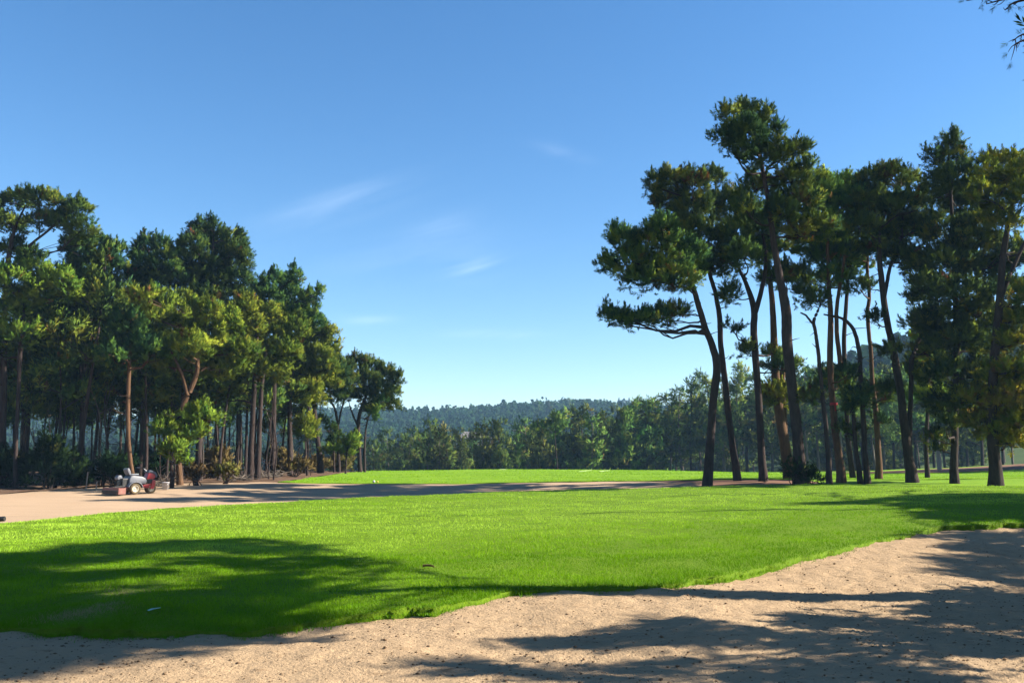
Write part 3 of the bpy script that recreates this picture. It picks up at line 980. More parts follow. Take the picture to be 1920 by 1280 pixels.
# ------------------------------------------------------------------ the left-hand wood: its sunlit front trees
LG = 'pines along the front of the left-hand wood'
LEFT = [
    dict(label='tall open-crowned pine at the left edge, sky showing between its upper limbs', depth=47, seed=21,
         trunks=[[(4, 922, 18), (6, 850, 16), (8, 740, 14), (8, 640, 13), (10, 540, 12), (16, 470, 10), (30, 420, 6), (45, 385, 3)], [(12, 520, 8), (45, 470, 6), (85, 435, 5), (120, 405, 3)]],
         blobs=[(24, 384, 36, 16), (82, 378, 40, 15), (140, 394, 30, 17), (12, 425, 34, 18), (75, 418, 32, 12), (152, 432, 26, 18), (112, 412, 30, 14), (150, 460, 28, 14), (22, 470, 30, 16), (-40, 400, 40, 30), (60, 485, 24, 12)], stubs=8),
    dict(label='bright yellow-green pine in front of the tall open-crowned one at the left edge', depth=46, seed=22, mat='pine_light',
         trunks=[[(28, 924, 9), (30, 850, 8), (34, 740, 8), (40, 640, 10), (50, 560, 7), (55, 510, 4)]],
         blobs=[(20, 530, 38, 22), (62, 508, 32, 16), (112, 528, 34, 20), (60, 558, 44, 22), (20, 585, 34, 20), (85, 600, 32, 20), (40, 630, 34, 20), (130, 550, 18, 14), (95, 635, 20, 12), (0, 660, 30, 18)]),
    dict(label='dark rounded pine between the left-edge pine and the deep notch of sky', depth=51, seed=23,
         trunks=[[(150, 912, 12), (152, 830, 11), (155, 740, 10), (160, 640, 9), (168, 560, 7), (172, 490, 4)]],
         blobs=[(180, 458, 26, 13), (208, 468, 18, 12), (150, 478, 34, 18), (192, 496, 34, 20), (218, 500, 14, 9), (140, 515, 34, 22), (195, 535, 38, 24), (160, 570, 40, 26), (210, 570, 34, 22), (180, 610, 40, 22), (120, 585, 36, 26)], tone=.15),
    dict(label='dark pine with two pointed tops, just right of the notch of sky', depth=52, seed=24,
         trunks=[[(262, 908, 13), (265, 830, 11), (268, 740, 11), (272, 650, 10), (278, 560, 8), (278, 470, 4)]],
         blobs=[(275, 465, 17, 20), (298, 468, 18, 18), (326, 478, 12, 14), (265, 495, 22, 18), (300, 500, 34, 20), (248, 522, 20, 16), (290, 530, 36, 22), (330, 525, 32, 20), (270, 565, 36, 22), (240, 590, 30, 20)], tone=.12),
    dict(label='tallest pine of the left wood, topped by narrow pointed shoots', depth=54, seed=25,
         trunks=[[(372, 902, 15), (374, 830, 13), (378, 740, 12), (384, 640, 11), (394, 550, 9), (402, 480, 6), (404, 425, 3)]],
         blobs=[(371, 432, 13, 16), (386, 440, 11, 13), (402, 432, 12, 18), (425, 448, 16, 14), (446, 455, 15, 18), (365, 462, 22, 16), (405, 465, 32, 18), (345, 470, 12, 18), (440, 478, 26, 18), (462, 488, 9, 13), (375, 495, 38, 20), (425, 505, 38, 20), (350, 520, 30, 20),
                (398, 530, 42, 20), (445, 525, 26, 16), (380, 560, 40, 22), (440, 560, 32, 20)], tone=.28),
    dict(label='sunlit bushy pine leaning right, in the middle of the left wood front', depth=47, seed=26, mat='pine_light', bark='bark_warm',
         trunks=[[(337, 903, 13), (335, 860, 12), (337, 800, 12), (345, 755, 12), (360, 725, 11), (372, 690, 9), (368, 640, 7), (350, 590, 4)], [(352, 742, 8), (340, 700, 7), (320, 660, 4)]],
         blobs=[(268, 560, 26, 16), (305, 570, 32, 16), (345, 572, 30, 16), (388, 585, 28, 18), (288, 598, 34, 18), (335, 612, 38, 18), (385, 618, 32, 18), (425, 605, 30, 20), (300, 640, 34, 18), (350, 655, 42, 20), (405, 650, 36, 20), (320, 688, 34, 18), (372, 692, 42, 18), (425, 690, 30, 18), (450, 660, 26, 18)]),
    dict(label='broad pine on twin straight trunks, right of the sunlit bushy pine', depth=53, seed=27, mat='pine_light',
         trunks=[[(470, 893, 14), (471, 840, 12), (474, 770, 11), (478, 700, 10), (480, 640, 8), (482, 580, 4)], [(482, 892, 12), (484, 830, 10), (488, 760, 9), (495, 690, 7), (500, 640, 4)]],
         blobs=[(455, 580, 30, 18), (490, 590, 32, 18), (525, 600, 30, 18), (465, 615, 34, 18), (505, 630, 38, 20), (545, 625, 32, 20), (455, 650, 32, 18), (490, 665, 38, 20), (535, 662, 36, 20), (470, 690, 34, 16), (515, 700, 34, 16), (432, 628, 22, 16), (418, 745, 26, 14), (440, 730, 24, 12)]),
    dict(label='pine with several pointed leaders against the sky, behind the twin-trunked one', depth=58, seed=28,
         trunks=[[(512, 890, 11), (512, 820, 10), (514, 740, 9), (516, 660, 8), (518, 600, 6), (520, 540, 3)]],
         blobs=[(478, 545, 18, 14), (496, 532, 12, 14), (514, 522, 11, 14), (535, 532, 14, 14), (553, 522, 10, 18), (500, 560, 30, 18), (545, 555, 28, 20), (582, 562, 14, 15), (470, 575, 22, 16), (598, 552, 8, 10), (570, 585, 26, 18), (530, 590, 36, 20), (590, 605, 20, 18)], tone=.28),
    dict(label='slim pine at the right shoulder of the left wood, dark trunk and drooping tufts', depth=62, seed=29, mat='pine_light',
         trunks=[[(545, 887, 12), (544, 830, 11), (543, 770, 10), (545, 720, 9), (555, 660, 6), (565, 610, 3)]],
         blobs=[(600, 635, 22, 18), (575, 645, 26, 18), (616, 625, 11, 14), (550, 665, 30, 18), (595, 668, 32, 18), (622, 655, 14, 16), (565, 700, 34, 18), (605, 695, 26, 16), (540, 720, 26, 13), (580, 730, 28, 13), (520, 750, 24, 10), (555, 755, 24, 10)]),
    dict(label='dark bent trunk with a small tufted crown, last thick stem of the left wood', depth=66, seed=30,
         trunks=[[(601, 885, 13), (597, 840, 11), (591, 790, 10), (588, 750, 9), (592, 710, 6), (596, 680, 3)]],
         blobs=[(588, 752, 22, 12), (600, 720, 24, 14), (615, 700, 22, 14), (575, 700, 20, 14), (625, 725, 16, 11), (600, 680, 20, 14)], mat='pine_light'),
    dict(label='wide-crowned pine at the right end of the left wood, standing over the green', depth=72, seed=31,
         trunks=[[(675, 884, 9), (673, 840, 8), (672, 800, 8), (676, 770, 8), (688, 740, 6), (696, 705, 4)], [(672, 800, 5), (662, 780, 4), (655, 760, 3)]],
         blobs=[(672, 680, 24, 11), (700, 688, 20, 12), (650, 688, 18, 11), (722, 705, 20, 15), (690, 712, 30, 14), (655, 715, 26, 13), (718, 732, 26, 14), (684, 742, 30, 13), (738, 708, 7, 8), (748, 716, 7, 12), (738, 735, 12, 12), (735, 762, 18, 10), (700, 765, 22, 9), (652, 745, 18, 11)]),
    dict(label='thin pine with two bare forking stems, near the right end of the left wood', depth=70, seed=32,
         trunks=[[(636, 885, 7), (634, 840, 6), (633, 800, 5.5), (628, 770, 5), (622, 755, 4), (618, 735, 3)], [(633, 800, 4), (640, 770, 4), (648, 745, 3)]],
         blobs=[(628, 700, 24, 13), (612, 715, 20, 13), (640, 725, 22, 12), (628, 745, 20, 10), (630, 680, 18, 10)]),
    dict(label='very thin leaning pine stem, outermost of the left wood', depth=71, seed=33,
         trunks=[[(684, 884, 5), (684, 840, 4.5), (687, 800, 4), (694, 775, 3.5), (705, 755, 2.5)]], blobs=[(706, 772, 12, 6), (716, 752, 16, 8), (704, 785, 6, 4)], stubs=8),
    dict(label='low ragged pine with yellow-green boughs reaching down beside the white bucket', depth=44, seed=34, mat='pine_light',
         trunks=[[(322, 904, 8), (320, 860, 7), (318, 820, 6), (325, 790, 5), (345, 775, 3)], [(320, 830, 5), (345, 800, 4), (375, 780, 3)]],
         blobs=[(298, 808, 24, 9), (325, 800, 26, 10), (352, 795, 28, 12), (380, 785, 24, 12), (375, 768, 14, 9), (398, 790, 14, 10), (325, 845, 22, 13), (345, 830, 18, 12), (335, 865, 16, 9), (365, 815, 20, 10)], stubs=8),
    dict(label='young light green pine under the right half of the left wood', depth=60, seed=35, mat='pine_light',
         trunks=[[(576, 884, 5), (574, 850, 4), (571, 810, 3), (570, 790, 2)]], blobs=[(562, 800, 12, 11), (580, 800, 13, 11), (571, 815, 16, 9), (570, 790, 10, 8), (588, 818, 8, 7)], stubs=3, fine=.9),
    dict(label='small dark sapling among the last stems of the left wood', depth=69, seed=36,
         trunks=[[(626, 884, 4), (625, 840, 3.5), (622, 810, 2.5)]], blobs=[(620, 803, 8, 9), (628, 815, 9, 9), (622, 828, 10, 6)], stubs=2, tone=.1, fine=.9),
    dict(label='small yellow-green pine leaning over the far green at the end of the left wood', depth=66, seed=37, mat='pine_light',
         trunks=[[(648, 884, 4), (650, 850, 3.5), (655, 825, 3)]], blobs=[(645, 833, 10, 8), (658, 828, 12, 9), (668, 820, 8, 8), (650, 848, 11, 8), (664, 840, 8, 9), (620, 845, 12, 7)], stubs=2, fine=.9),
    dict(label='straight trunk leaning left in full sun behind the raking machine', depth=45.5, seed=38, bark='bark_warm',
         trunks=[[(250, 903, 10), (245, 870, 9), (241, 820, 9), (240, 760, 9), (241, 700, 8), (246, 640, 6), (255, 590, 4)]],
         blobs=[(225, 640, 30, 18), (265, 640, 32, 18), (240, 610, 34, 20), (205, 665, 26, 14), (285, 665, 26, 14)], tone=.25),
]
for d in LEFT:
    d['trunks'] = [[(x, y, w * .86) for x, y, w in tl] for tl in d['trunks']]
    pine(group=LG, grow=.99, **d)

# the shaded stems further inside the wood: five pines, copied
g5 = np.random.default_rng(51)
inner = [Kind(wild_pine(h, cf, 2.3, g5, 9, 1.15, 0.75, mat='pine_dark', needles=9, lean=0.05, r0=r, name='pine_tree')) for h, cf, r in
         ((12.0, .53, .12), (10.5, .49, .09), (13.0, .54, .14), (9.0, .47, .07), (11.5, .56, .10))]
spots, tries = [], 0
while len(spots) < 84 and tries < 20000:
    tries += 1
    Y = g5.uniform(46.5, 76)
    px = g5.uniform(-60, 470 + (Y - 46) * 5.2)
    x = (px - 960) / FPX * Y
    if x > GL - 0.9 or Y < float(cy(FAR, np.array([x]))[0]) + 1.5:
        continue
    if px > 430 and Y < 52 + (px - 430) / 12:
        continue
    if any((x - a) ** 2 + (Y - b) ** 2 < 0.9 for a, b in spots):
        continue
    spots.append((x, Y))
for i, (x, y) in enumerate(spots):
    px = x / y * FPX + 960
    s = g5.uniform(0.80, 1.0) * (1.0 if px < 470 else 0.86)
    inner[i % 5].place((x, y, gz(x, y)), g5.uniform(0, 6.28), (s, s, s), 'shaded dark pine standing inside the left-hand wood, behind its sunlit front trees', 'tree', 'shaded pines inside the left-hand wood')
# thin bare poles and dead saplings in the wood
poles = []
for q in range(4):
    root = empty('dead_sapling')
    w = Wood()
    H = g5.uniform(3.5, 6)
    p = smooth_path([(0, 0, -.2), (g5.normal(0, .15), g5.normal(0, .15), H * .35), (g5.normal(0, .3), g5.normal(0, .3), H * .7), (g5.normal(0, .5), g5.normal(0, .5), H)], 14)
    w.add(p, np.linspace(.05, .012, 14), 6)
    for j in range(9):
        a = p[g5.integers(3, 13)]
        e = a + np.array([g5.normal(0, .5), g5.normal(0, .5), g5.uniform(.1, .7)])
        w.add(smooth_path([a, (a + e) / 2 + g5.normal(0, .06, 3), e], 5), np.linspace(.018, .005, 5), 4)
    V, F = w.arrays()
    mesh_obj('stem', V, F, M['bark_pale' if q % 2 else 'bark'], root, smooth=True)
    poles.append(Kind(root))
n = 0
while n < 42:
    Y = g5.uniform(44, 74)
    px = g5.uniform(40, 480 + (Y - 44) * 6.5)
    x = (px - 960) / FPX * Y
    if x > GL - 0.4 or Y < float(cy(FAR, np.array([x]))[0]) + 0.8:
        continue
    poles[n % 4].place((x, Y, gz(x, Y)), g5.uniform(0, 6.28), g5.uniform(.6, 1.1), 'thin leafless sapling standing in the undergrowth of the left-hand wood', 'sapling', 'leafless saplings in the left-hand wood')
    n += 1


def bush(label, px, py, rx, ry, depth, mat, seed, tone=.4, dens=1.0, fine=.9, name='bush', group=None, nb=4):
    g = np.random.default_rng(seed)
    c = at(px, py, depth)
    k = depth / FPX
    zb = gz(c[0], depth)
    root = empty(name, (c[0], depth, zb))
    tag(root, label, 'bush', group)
    b0 = np.array([c[0], depth, zb])
    VV, TT = [], []
    w = Wood()
    for i in range(nb):
        cc = c + np.array([g.uniform(-.6, .6) * rx * k, g.uniform(-.5, .5) * rx * k, g.uniform(-.5, .35) * ry * k])
        s = g.uniform(.5, .75)
        V, T, pc = fill_blob(cc, (rx * k * s, rx * k * s, ry * k * s * 1.1), g, dens, 0.2 * fine, 0.05 * fine, 0.3 * fine, 11, tone + g.normal(0, .1))
        VV.append(V - b0)
        TT.append(T)
        for q in pc[:5]:
            w.add(smooth_path([(g.normal(0, .1), g.normal(0, .1), -.1), (q - b0) * .5 + g.normal(0, .05, 3), q - b0], 5), np.linspace(.025, .007, 5), 4)
    V, F = w.arrays()
    mesh_obj('stems', V, F, M['bark'], root, smooth=True)
    VV = np.concatenate(VV)
    mesh_obj('foliage', VV, NQ(len(VV) // 4), M[mat], root, attr=np.concatenate(TT))
    return root


BG = 'bushes along the foot of the left-hand wood'
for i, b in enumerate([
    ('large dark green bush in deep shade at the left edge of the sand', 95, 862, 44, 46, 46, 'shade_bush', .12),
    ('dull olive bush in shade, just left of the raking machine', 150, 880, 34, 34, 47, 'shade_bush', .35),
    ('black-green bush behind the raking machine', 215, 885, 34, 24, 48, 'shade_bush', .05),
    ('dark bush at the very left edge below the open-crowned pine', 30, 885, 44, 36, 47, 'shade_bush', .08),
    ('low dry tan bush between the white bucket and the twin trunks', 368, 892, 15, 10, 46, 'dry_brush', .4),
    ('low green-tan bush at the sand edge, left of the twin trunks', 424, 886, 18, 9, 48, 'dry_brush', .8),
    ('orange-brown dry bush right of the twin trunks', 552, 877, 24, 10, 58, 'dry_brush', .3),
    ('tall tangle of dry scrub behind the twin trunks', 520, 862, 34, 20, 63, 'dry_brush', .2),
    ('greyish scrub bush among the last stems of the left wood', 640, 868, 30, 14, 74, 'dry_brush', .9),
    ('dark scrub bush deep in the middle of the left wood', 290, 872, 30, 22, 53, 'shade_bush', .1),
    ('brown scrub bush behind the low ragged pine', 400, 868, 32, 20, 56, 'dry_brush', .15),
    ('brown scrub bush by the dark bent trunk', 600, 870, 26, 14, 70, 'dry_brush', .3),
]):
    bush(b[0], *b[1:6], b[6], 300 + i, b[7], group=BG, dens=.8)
bush('dark leafy sprout on the left of the tallest right-hand trunk, at its foot', 1489, 891, 13, 15, 38.3, 'shade_bush', 330, .02, name='shrub', nb=3)
bush('dark leafy sprout on the right of the tallest right-hand trunk, at its foot', 1521, 896, 13, 11, 38.3, 'shade_bush', 331, .02, name='shrub', nb=3)


def brush_heap(label, px, py, wpx, hpx, depth, seed):
    g = np.random.default_rng(seed)
    c = at(px, py, depth)
    k = depth / FPX
    zb = gz(c[0], depth)
    w = Wood()
    for i in range(46):
        a = np.array([g.uniform(-1, 1) * wpx * k, g.uniform(-.8, .8), g.uniform(0, .35) * hpx * k])
        L = g.uniform(.4, 1.3)
        d = g.normal(size=3) * np.array([1, .7, .55])
        d /= np.linalg.norm(d)
        e = a + d * L
        e[2] = abs(e[2])
        w.add(smooth_path([a, (a + e) / 2 + g.normal(0, .1, 3), e], 6), np.linspace(g.uniform(.012, .035), .006, 6), 4)
    V, F = w.arrays()
    o = mesh_obj('brush_pile', V, F, M['bark_pale'], smooth=True)
    o.location = (c[0], depth, zb)
    tag(o, label, 'brush pile', 'piles of cut branches under the left-hand wood')


brush_heap('tangled pile of grey dead branches right of the twin trunks', 505, 878, 22, 26, 55, 1)
brush_heap('tangled pile of dead branches left of the twin trunks', 445, 876, 16, 24, 52, 2)
brush_heap('low heap of dead branches behind the white bucket', 300, 893, 14, 20, 46, 3)

# ------------------------------------------------------------------ pines beside the photographer, on the right: they shade the near sand and turf
def ground_at(px, py):
    z = 0.2
    for i in range(30):
        p = at_z(px, py, z)
        z = 0.6 * z + 0.4 * (gz(p[0], p[1]) + .03)
    return at_z(px, py, z)


def lifted(px, py, X):
    """a point up towards the sun from the ground point at the pixel, at the world X given"""
    p = ground_at(px, py)
    return p + SUN * ((X - p[0]) / SUN[0])


def side_pine(label, base, trunk, clumps, seed, mat='pine_dark', r0=.2, extra=(), fine=.8, dens=1.0, branches=()):
    """clumps: (px, py, X, r): foliage whose shade falls at the pixel; extra: (x, y, z, r) foliage"""
    g = np.random.default_rng(seed)
    b0 = np.array([base[0], base[1], gz(*base)])
    root = empty('pine_tree', b0)
    tag(root, label, 'tree', 'pines close by on the right')
    w = Wood()
    pts = smooth_path([(base[0], base[1], b0[2] - .4), (base[0], base[1], b0[2] + .1)] + list(trunk), 30)
    rr = r0 * np.linspace(1.15, .18, 30)
    pr = wood_proxy(w, b0)
    pr.add(pts, rr, 12)
    VV, TT = [], []
    def clear(q):
        X = q[2]
        while True:
            c = lifted(q[0], q[1], X)
            dep = c[1] * math.cos(PITCH) + (c[2] - EYE) * math.sin(PITCH)
            if (c[0] - q[3] * 1.3 - .4) / dep > 965 / FPX:
                return c
            X += .2
    for (c, r) in [(clear(q), q[3]) for q in clumps] + [(np.array(q[:3]), q[3]) for q in extra]:
        V, T, pc = fill_blob(c, (r * 1.1, r * 1.1, r * .72), g, dens * 1.7, .22 * fine, .06 * fine, .36 * fine, 14, .35 + g.normal(0, .1))
        VV.append(V - b0)
        TT.append(T)
        limb_to(pr, pts, rr, c, (r, r, r), g, .5, 5, pc)
    for (P, rad, kids) in branches:
        path = smooth_path(P, 16)
        pr.add(path, np.linspace(rad, .006, 16), 6)
        for j in range(kids):
            a = path[g.integers(7, 16)]
            d = path[-1] - path[-4]
            d = d / np.linalg.norm(d) + g.normal(0, .55, 3) + np.array([0, 0, -.15])
            e = a + d * g.uniform(.05, .15)
            pr.add(smooth_path([a, (a + e) / 2 + g.normal(0, .02, 3), e], 5), np.linspace(.008, .003, 5), 4)
            if g.random() < .6:
                V, kv = shoots(e[None], (d + np.array([0, 0, -.3]))[None], np.array([.07]), g, 30, .075, .0035)
                VV.append(V - b0)
                TT.append(np.full(len(V), .15))
    V, F = w.arrays()
    mesh_obj('trunk', V, F, M['bark'], root, smooth=True)
    VV = np.concatenate(VV)
    mesh_obj('crown', VV, NQ(len(VV) // 4), M[mat], root, attr=np.concatenate(TT))


tx = 10.9
_tr = [lifted(px, py, tx) for px, py in ((1900, 1118), (1700, 1114), (1450, 1106), (1280, 1101), (1000, 1104), (800, 1107), (620, 1111))]
_t0 = _tr[0] + (_tr[0] - _tr[2]) / (_tr[2][2] - _tr[0][2]) * _tr[0][2]
tx, ty = float(_t0[0]), float(_t0[1])
side_pine('near pine just out of the frame, its needled twigs hanging into the top right corner', (tx, ty), [tuple(p) for p in _tr] + [(tx + .1, _tr[-1][1] - .2, 9.6), (tx + .2, _tr[-1][1] - .3, 12.5), (tx + .1, _tr[-1][1] - .3, 14)],
          [(60, 1075, 8.2, .55), (180, 1042, 8.6, .75), (330, 1026, 9.2, .75), (470, 1020, 8.6, .6), (560, 1030, 8.0, .5), (90, 1112, 9.4, .55), (230, 1082, 9.6, .45), (430, 1050, 9.6, .35), (60, 1150, 9.9, .65), (200, 1165, 9.0, .55), (330, 1160, 8.8, .55),
           (440, 1130, 9.4, .55), (520, 1112, 8.6, .5), (600, 1060, 8.4, .40), (660, 1045, 9.6, .3), (300, 1138, 9.5, .35), (400, 1175, 8.4, .6), (150, 1185, 9.6, .7), (-80, 1100, 9, .9), (-100, 1060, 9, .9), (20, 1205, 9, .8),
           (480, 1160, 9.6, .4), (590, 1085, 9.4, .4), (120, 1215, 9.0, .5)],
          71, r0=.28, branches=[
              ([(tx - .1, ty + .4, 8.6), (9.4, ty + .6, 8.5), *[tuple(at(px, py, ty + .7)) for px, py in ((1990, -24), (1930, -10), (1886, -2), (1850, 8))]], .05, 9),
              ([(tx - .1, ty + .4, 8.4), (9.4, ty + .5, 8.2), *[tuple(at(px, py, ty + .5)) for px, py in ((1980, -14), (1930, -2), (1900, 6), (1888, 16))]], .04, 9),
              ([(tx - .1, ty + .2, 7.4), (9.6, ty + .2, 7.3), *[tuple(at(px, py, ty + .2)) for px, py in ((2000, 50), (1945, 66), (1922, 75), (1904, 82))]], .05, 8),
              ([(tx - .1, ty + .2, 7.6), (9.6, ty + .2, 7.5), *[tuple(at(px, py, ty + .3)) for px, py in ((2000, 40), (1945, 58), (1915, 66), (1898, 78))]], .03, 6),
              ([(tx - .1, ty + .4, 8.9), (9.4, ty + .8, 8.8), *[tuple(at(px, py, ty + .9)) for px, py in ((1920, -30), (1880, -14), (1838, -4), (1812, 2))]], .03, 5)])
_t2 = [lifted(px, py, 8.6) for px, py in ((1900, 1200), (1800, 1203), (1700, 1207), (1560, 1212))]
_b2 = _t2[0] + (_t2[0] - _t2[1]) / (_t2[1][2] - _t2[0][2]) * _t2[0][2]
side_pine('spreading low-branched pine beside the near sand on the right, shading its corner', (float(_b2[0]), float(_b2[1])), [tuple(p) for p in _t2],
          [(1110, 1187, 8.5, .10), (1190, 1186, 8.8, .12), (1270, 1183, 8.6, .14), (1440, 1190, 8.4, .17), (1320, 1186, 8.4, .22), (1550, 1188, 8, .2), (1600, 1165, 8, .2), (1660, 1160, 8.5, .22), (1780, 1178, 8.5, .22),
           (1840, 1185, 9, .25), (1900, 1190, 8.8, .28), (930, 1238, 9, .10), (1070, 1252, 8.6, .16), (1230, 1262, 8.6, .18), (1330, 1240, 8.4, .2), (1480, 1240, 8.2, .2), 
           (1640, 1235, 8.4, .2), (1790, 1248, 8.4, .25), (1620, 1270, 8.5, .25), (1740, 1272, 8.9, .25), (1640, 1205, 8.8, .18), (1720, 1195, 9, .2), 
           (1320, 1165, 8.6, .10), (1850, 1140, 9.2, .25), (1910, 1150, 9, .3), (1880, 1115, 9.6, .25), (1920, 1120, 9.2, .3), (1830, 1165, 9.4, .2), (1800, 1135, 9, .15), (1950, 1200, 9, .3), (1960, 1140, 9, .3)],
          72, r0=.17, fine=.7)
side_pine('tall pine to the right beyond the near sand, its shade crossing the turf', (18.5, 21), [(18.4, 21, 3), (18.6, 21.2, 7), (18.3, 21.3, 11), (18.4, 21.4, 14)],
          [(1890, 1030, 17.5, .35), (1900, 1060, 17, .4), (1870, 1050, 17.5, .3), (1915, 1085, 17.5, .4), (1850, 1012, 18.5, .25), (1905, 1000, 18, .4), (1872, 988, 18.5, .3), (1900, 965, 18, .9), (1850, 950, 18.3, .8), (1780, 945, 18.5, .6), (1890, 940, 18.6, 1.0), (1730, 946, 19, .3), (1840, 972, 18.8, .35), (1960, 1030, 17.5, .6), (1960, 960, 18.4, 1.1), (1790, 1003, 18.5, .2)],
          73, r0=.22, extra=())
side_pine('tall pine to the right beside the edge of the lawn, its shade striping the turf', (24, 29), [(24, 29, 3), (24.2, 29.1, 7), (23.9, 29.3, 11), (24, 29.4, 15)],
          [(1700, 938, 23.5, .5), (1640, 942, 24, .4), (1760, 935, 24, .8), (1820, 931, 24.2, .9), (1880, 928, 24.5, 1.1), (1850, 938, 23.8, .8), (1570, 944, 24.5, .3), (1920, 935, 24.5, 1.3)],
          74, r0=.25, extra=())

# ------------------------------------------------------------------ the hazy tree line beyond the green and the wooded slope
ONES = ['', 'first', 'second', 'third', 'fourth', 'fifth', 'sixth', 'seventh', 'eighth', 'ninth', 'tenth', 'eleventh', 'twelfth', 'thirteenth', 'fourteenth', 'fifteenth', 'sixteenth',
        'seventeenth', 'eighteenth', 'nineteenth', 'twentieth']
TENS = {20: 'twenty', 30: 'thirty', 40: 'forty', 50: 'fifty'}


def ordinal(n):
    if n <= 20:
        return ONES[n]
    return (TENS[n // 10 * 10] + '-' + ONES[n % 10]) if n % 10 else TENS[n // 10 * 10].replace('ty', 'tieth')


g8 = np.random.default_rng(81)
mid = [wild_pine(h, cf, cr, g8, nb, 1.9, .8, bark='bark_pale' if i % 2 else 'bark', mat='far_green', needles=8, lean=.03, flat=fl - .08, leaders=0) for i, (h, cf, cr, nb, fl) in enumerate(
    ((12, .30, 3.0, 12, .6), (14, .45, 2.8, 11, .5), (10, .15, 3.2, 12, .7), (16, .5, 3.2, 12, .45), (13, .35, 2.6, 12, .6), (9, .1, 3.0, 11, .75), (15, .4, 3.4, 13, .5)))]
midk = [Kind(r) for r in mid]
hts = [12, 14, 10, 16, 13, 9, 15]
# front row seen over the green: (px, top row, distance, kind)
rowp = []
px = 700
tops = [(690, 822), (760, 815), (820, 806), (870, 820), (905, 812), (930, 798), (975, 808), (1010, 805), (1045, 780), (1090, 790), (1130, 782), (1180, 772), (1230, 756), (1265, 730), (1290, 714), (1330, 706), (1380, 706), (1460, 690), (1560, 690)]
while px < 1900:
    top = np.interp(px, [t[0] for t in tops], [t[1] for t in tops]) + g8.normal(0, 10)
    rowp.append((px, top, g8.uniform(114, 132)))
    px += g8.uniform(15, 27)
for i, (px, top, Y) in enumerate(rowp):
    c = at(px, top, Y)
    zb = gz(c[0], Y)
    H = max(5.0, min(c[2] - zb, 21))
    j = int(np.argmin([abs(h - H) + g8.uniform(0, 4) for h in hts]))
    s = H / hts[j]
    midk[j].place((c[0], Y, zb), g8.uniform(0, 6.28), (s * g8.uniform(.9, 1.15), s * g8.uniform(.9, 1.15), s),
                  '%s hazy pine from the left in the tree line behind the far green' % ordinal(i + 1), 'tree', 'hazy pines in the tree line beyond the far green')
umb = wild_pine(14, .82, 3.0, g8, 7, 2.0, .8, bark='bark', mat='far_green', needles=9, flat=.35, r0=.16)
c = at(1046, 779, 112)
zb = gz(c[0], 112)
s = (c[2] - zb) / 14
Kind(umb).place((c[0], 112, zb), 1.0, (s * 1.1, s * 1.1, s), 'flat-topped pine rising above its neighbours near the middle of the far tree line', 'tree', None)
# second and third rows and the slope
n, tries, done = 0, 0, []
while n < 120 and tries < 9000:
    tries += 1
    Y = g8.uniform(132, 215)
    px = g8.uniform(690 if Y < 190 else 1150, 1990)
    x = (px - 960) / FPX * Y
    zb = gz(x, Y)
    if any((x - a) ** 2 + (Y - b) ** 2 < 16 for a, b in done):
        continue
    H = g8.uniform(9, 15)
    top_row = 868 - (zb + H - EYE) / Y * FPX
    lim = np.interp(px, [690, 870, 1000, 1100, 1200, 1260, 1300, 1400, 1500, 1600, 1720, 1800, 1920], [840, 815, 803, 785, 770, 735, 706, 690, 672, 656, 634, 628, 622])
    if top_row < lim - 6:
        if top_row < lim - 50:
            continue
        H = EYE + (868 - lim) / FPX * Y - zb
        if H < 6:
            continue
    j = int(g8.integers(0, 7))
    s = H / hts[j]
    midk[j].place((x, Y, zb), g8.uniform(0, 6.28), (s, s, s), 'hazy pine on the wooded slope behind the right-hand grove and tree line', 'tree', 'hazy pines on the wooded slope')
    done.append((x, Y))
    n += 1


for (x, y) in ((47, 62), (50, 66), (48, 70), (54, 63), (53, 69), (58, 67)):
    midk[3 if x % 2 else 6].place((x, y, gz(x, y)), x * 1.7, (1.1, 1.1, 1.0), 'tall pine past the right end of the earth track, casting its shade along it', 'tree', 'pines past the right end of the earth track')


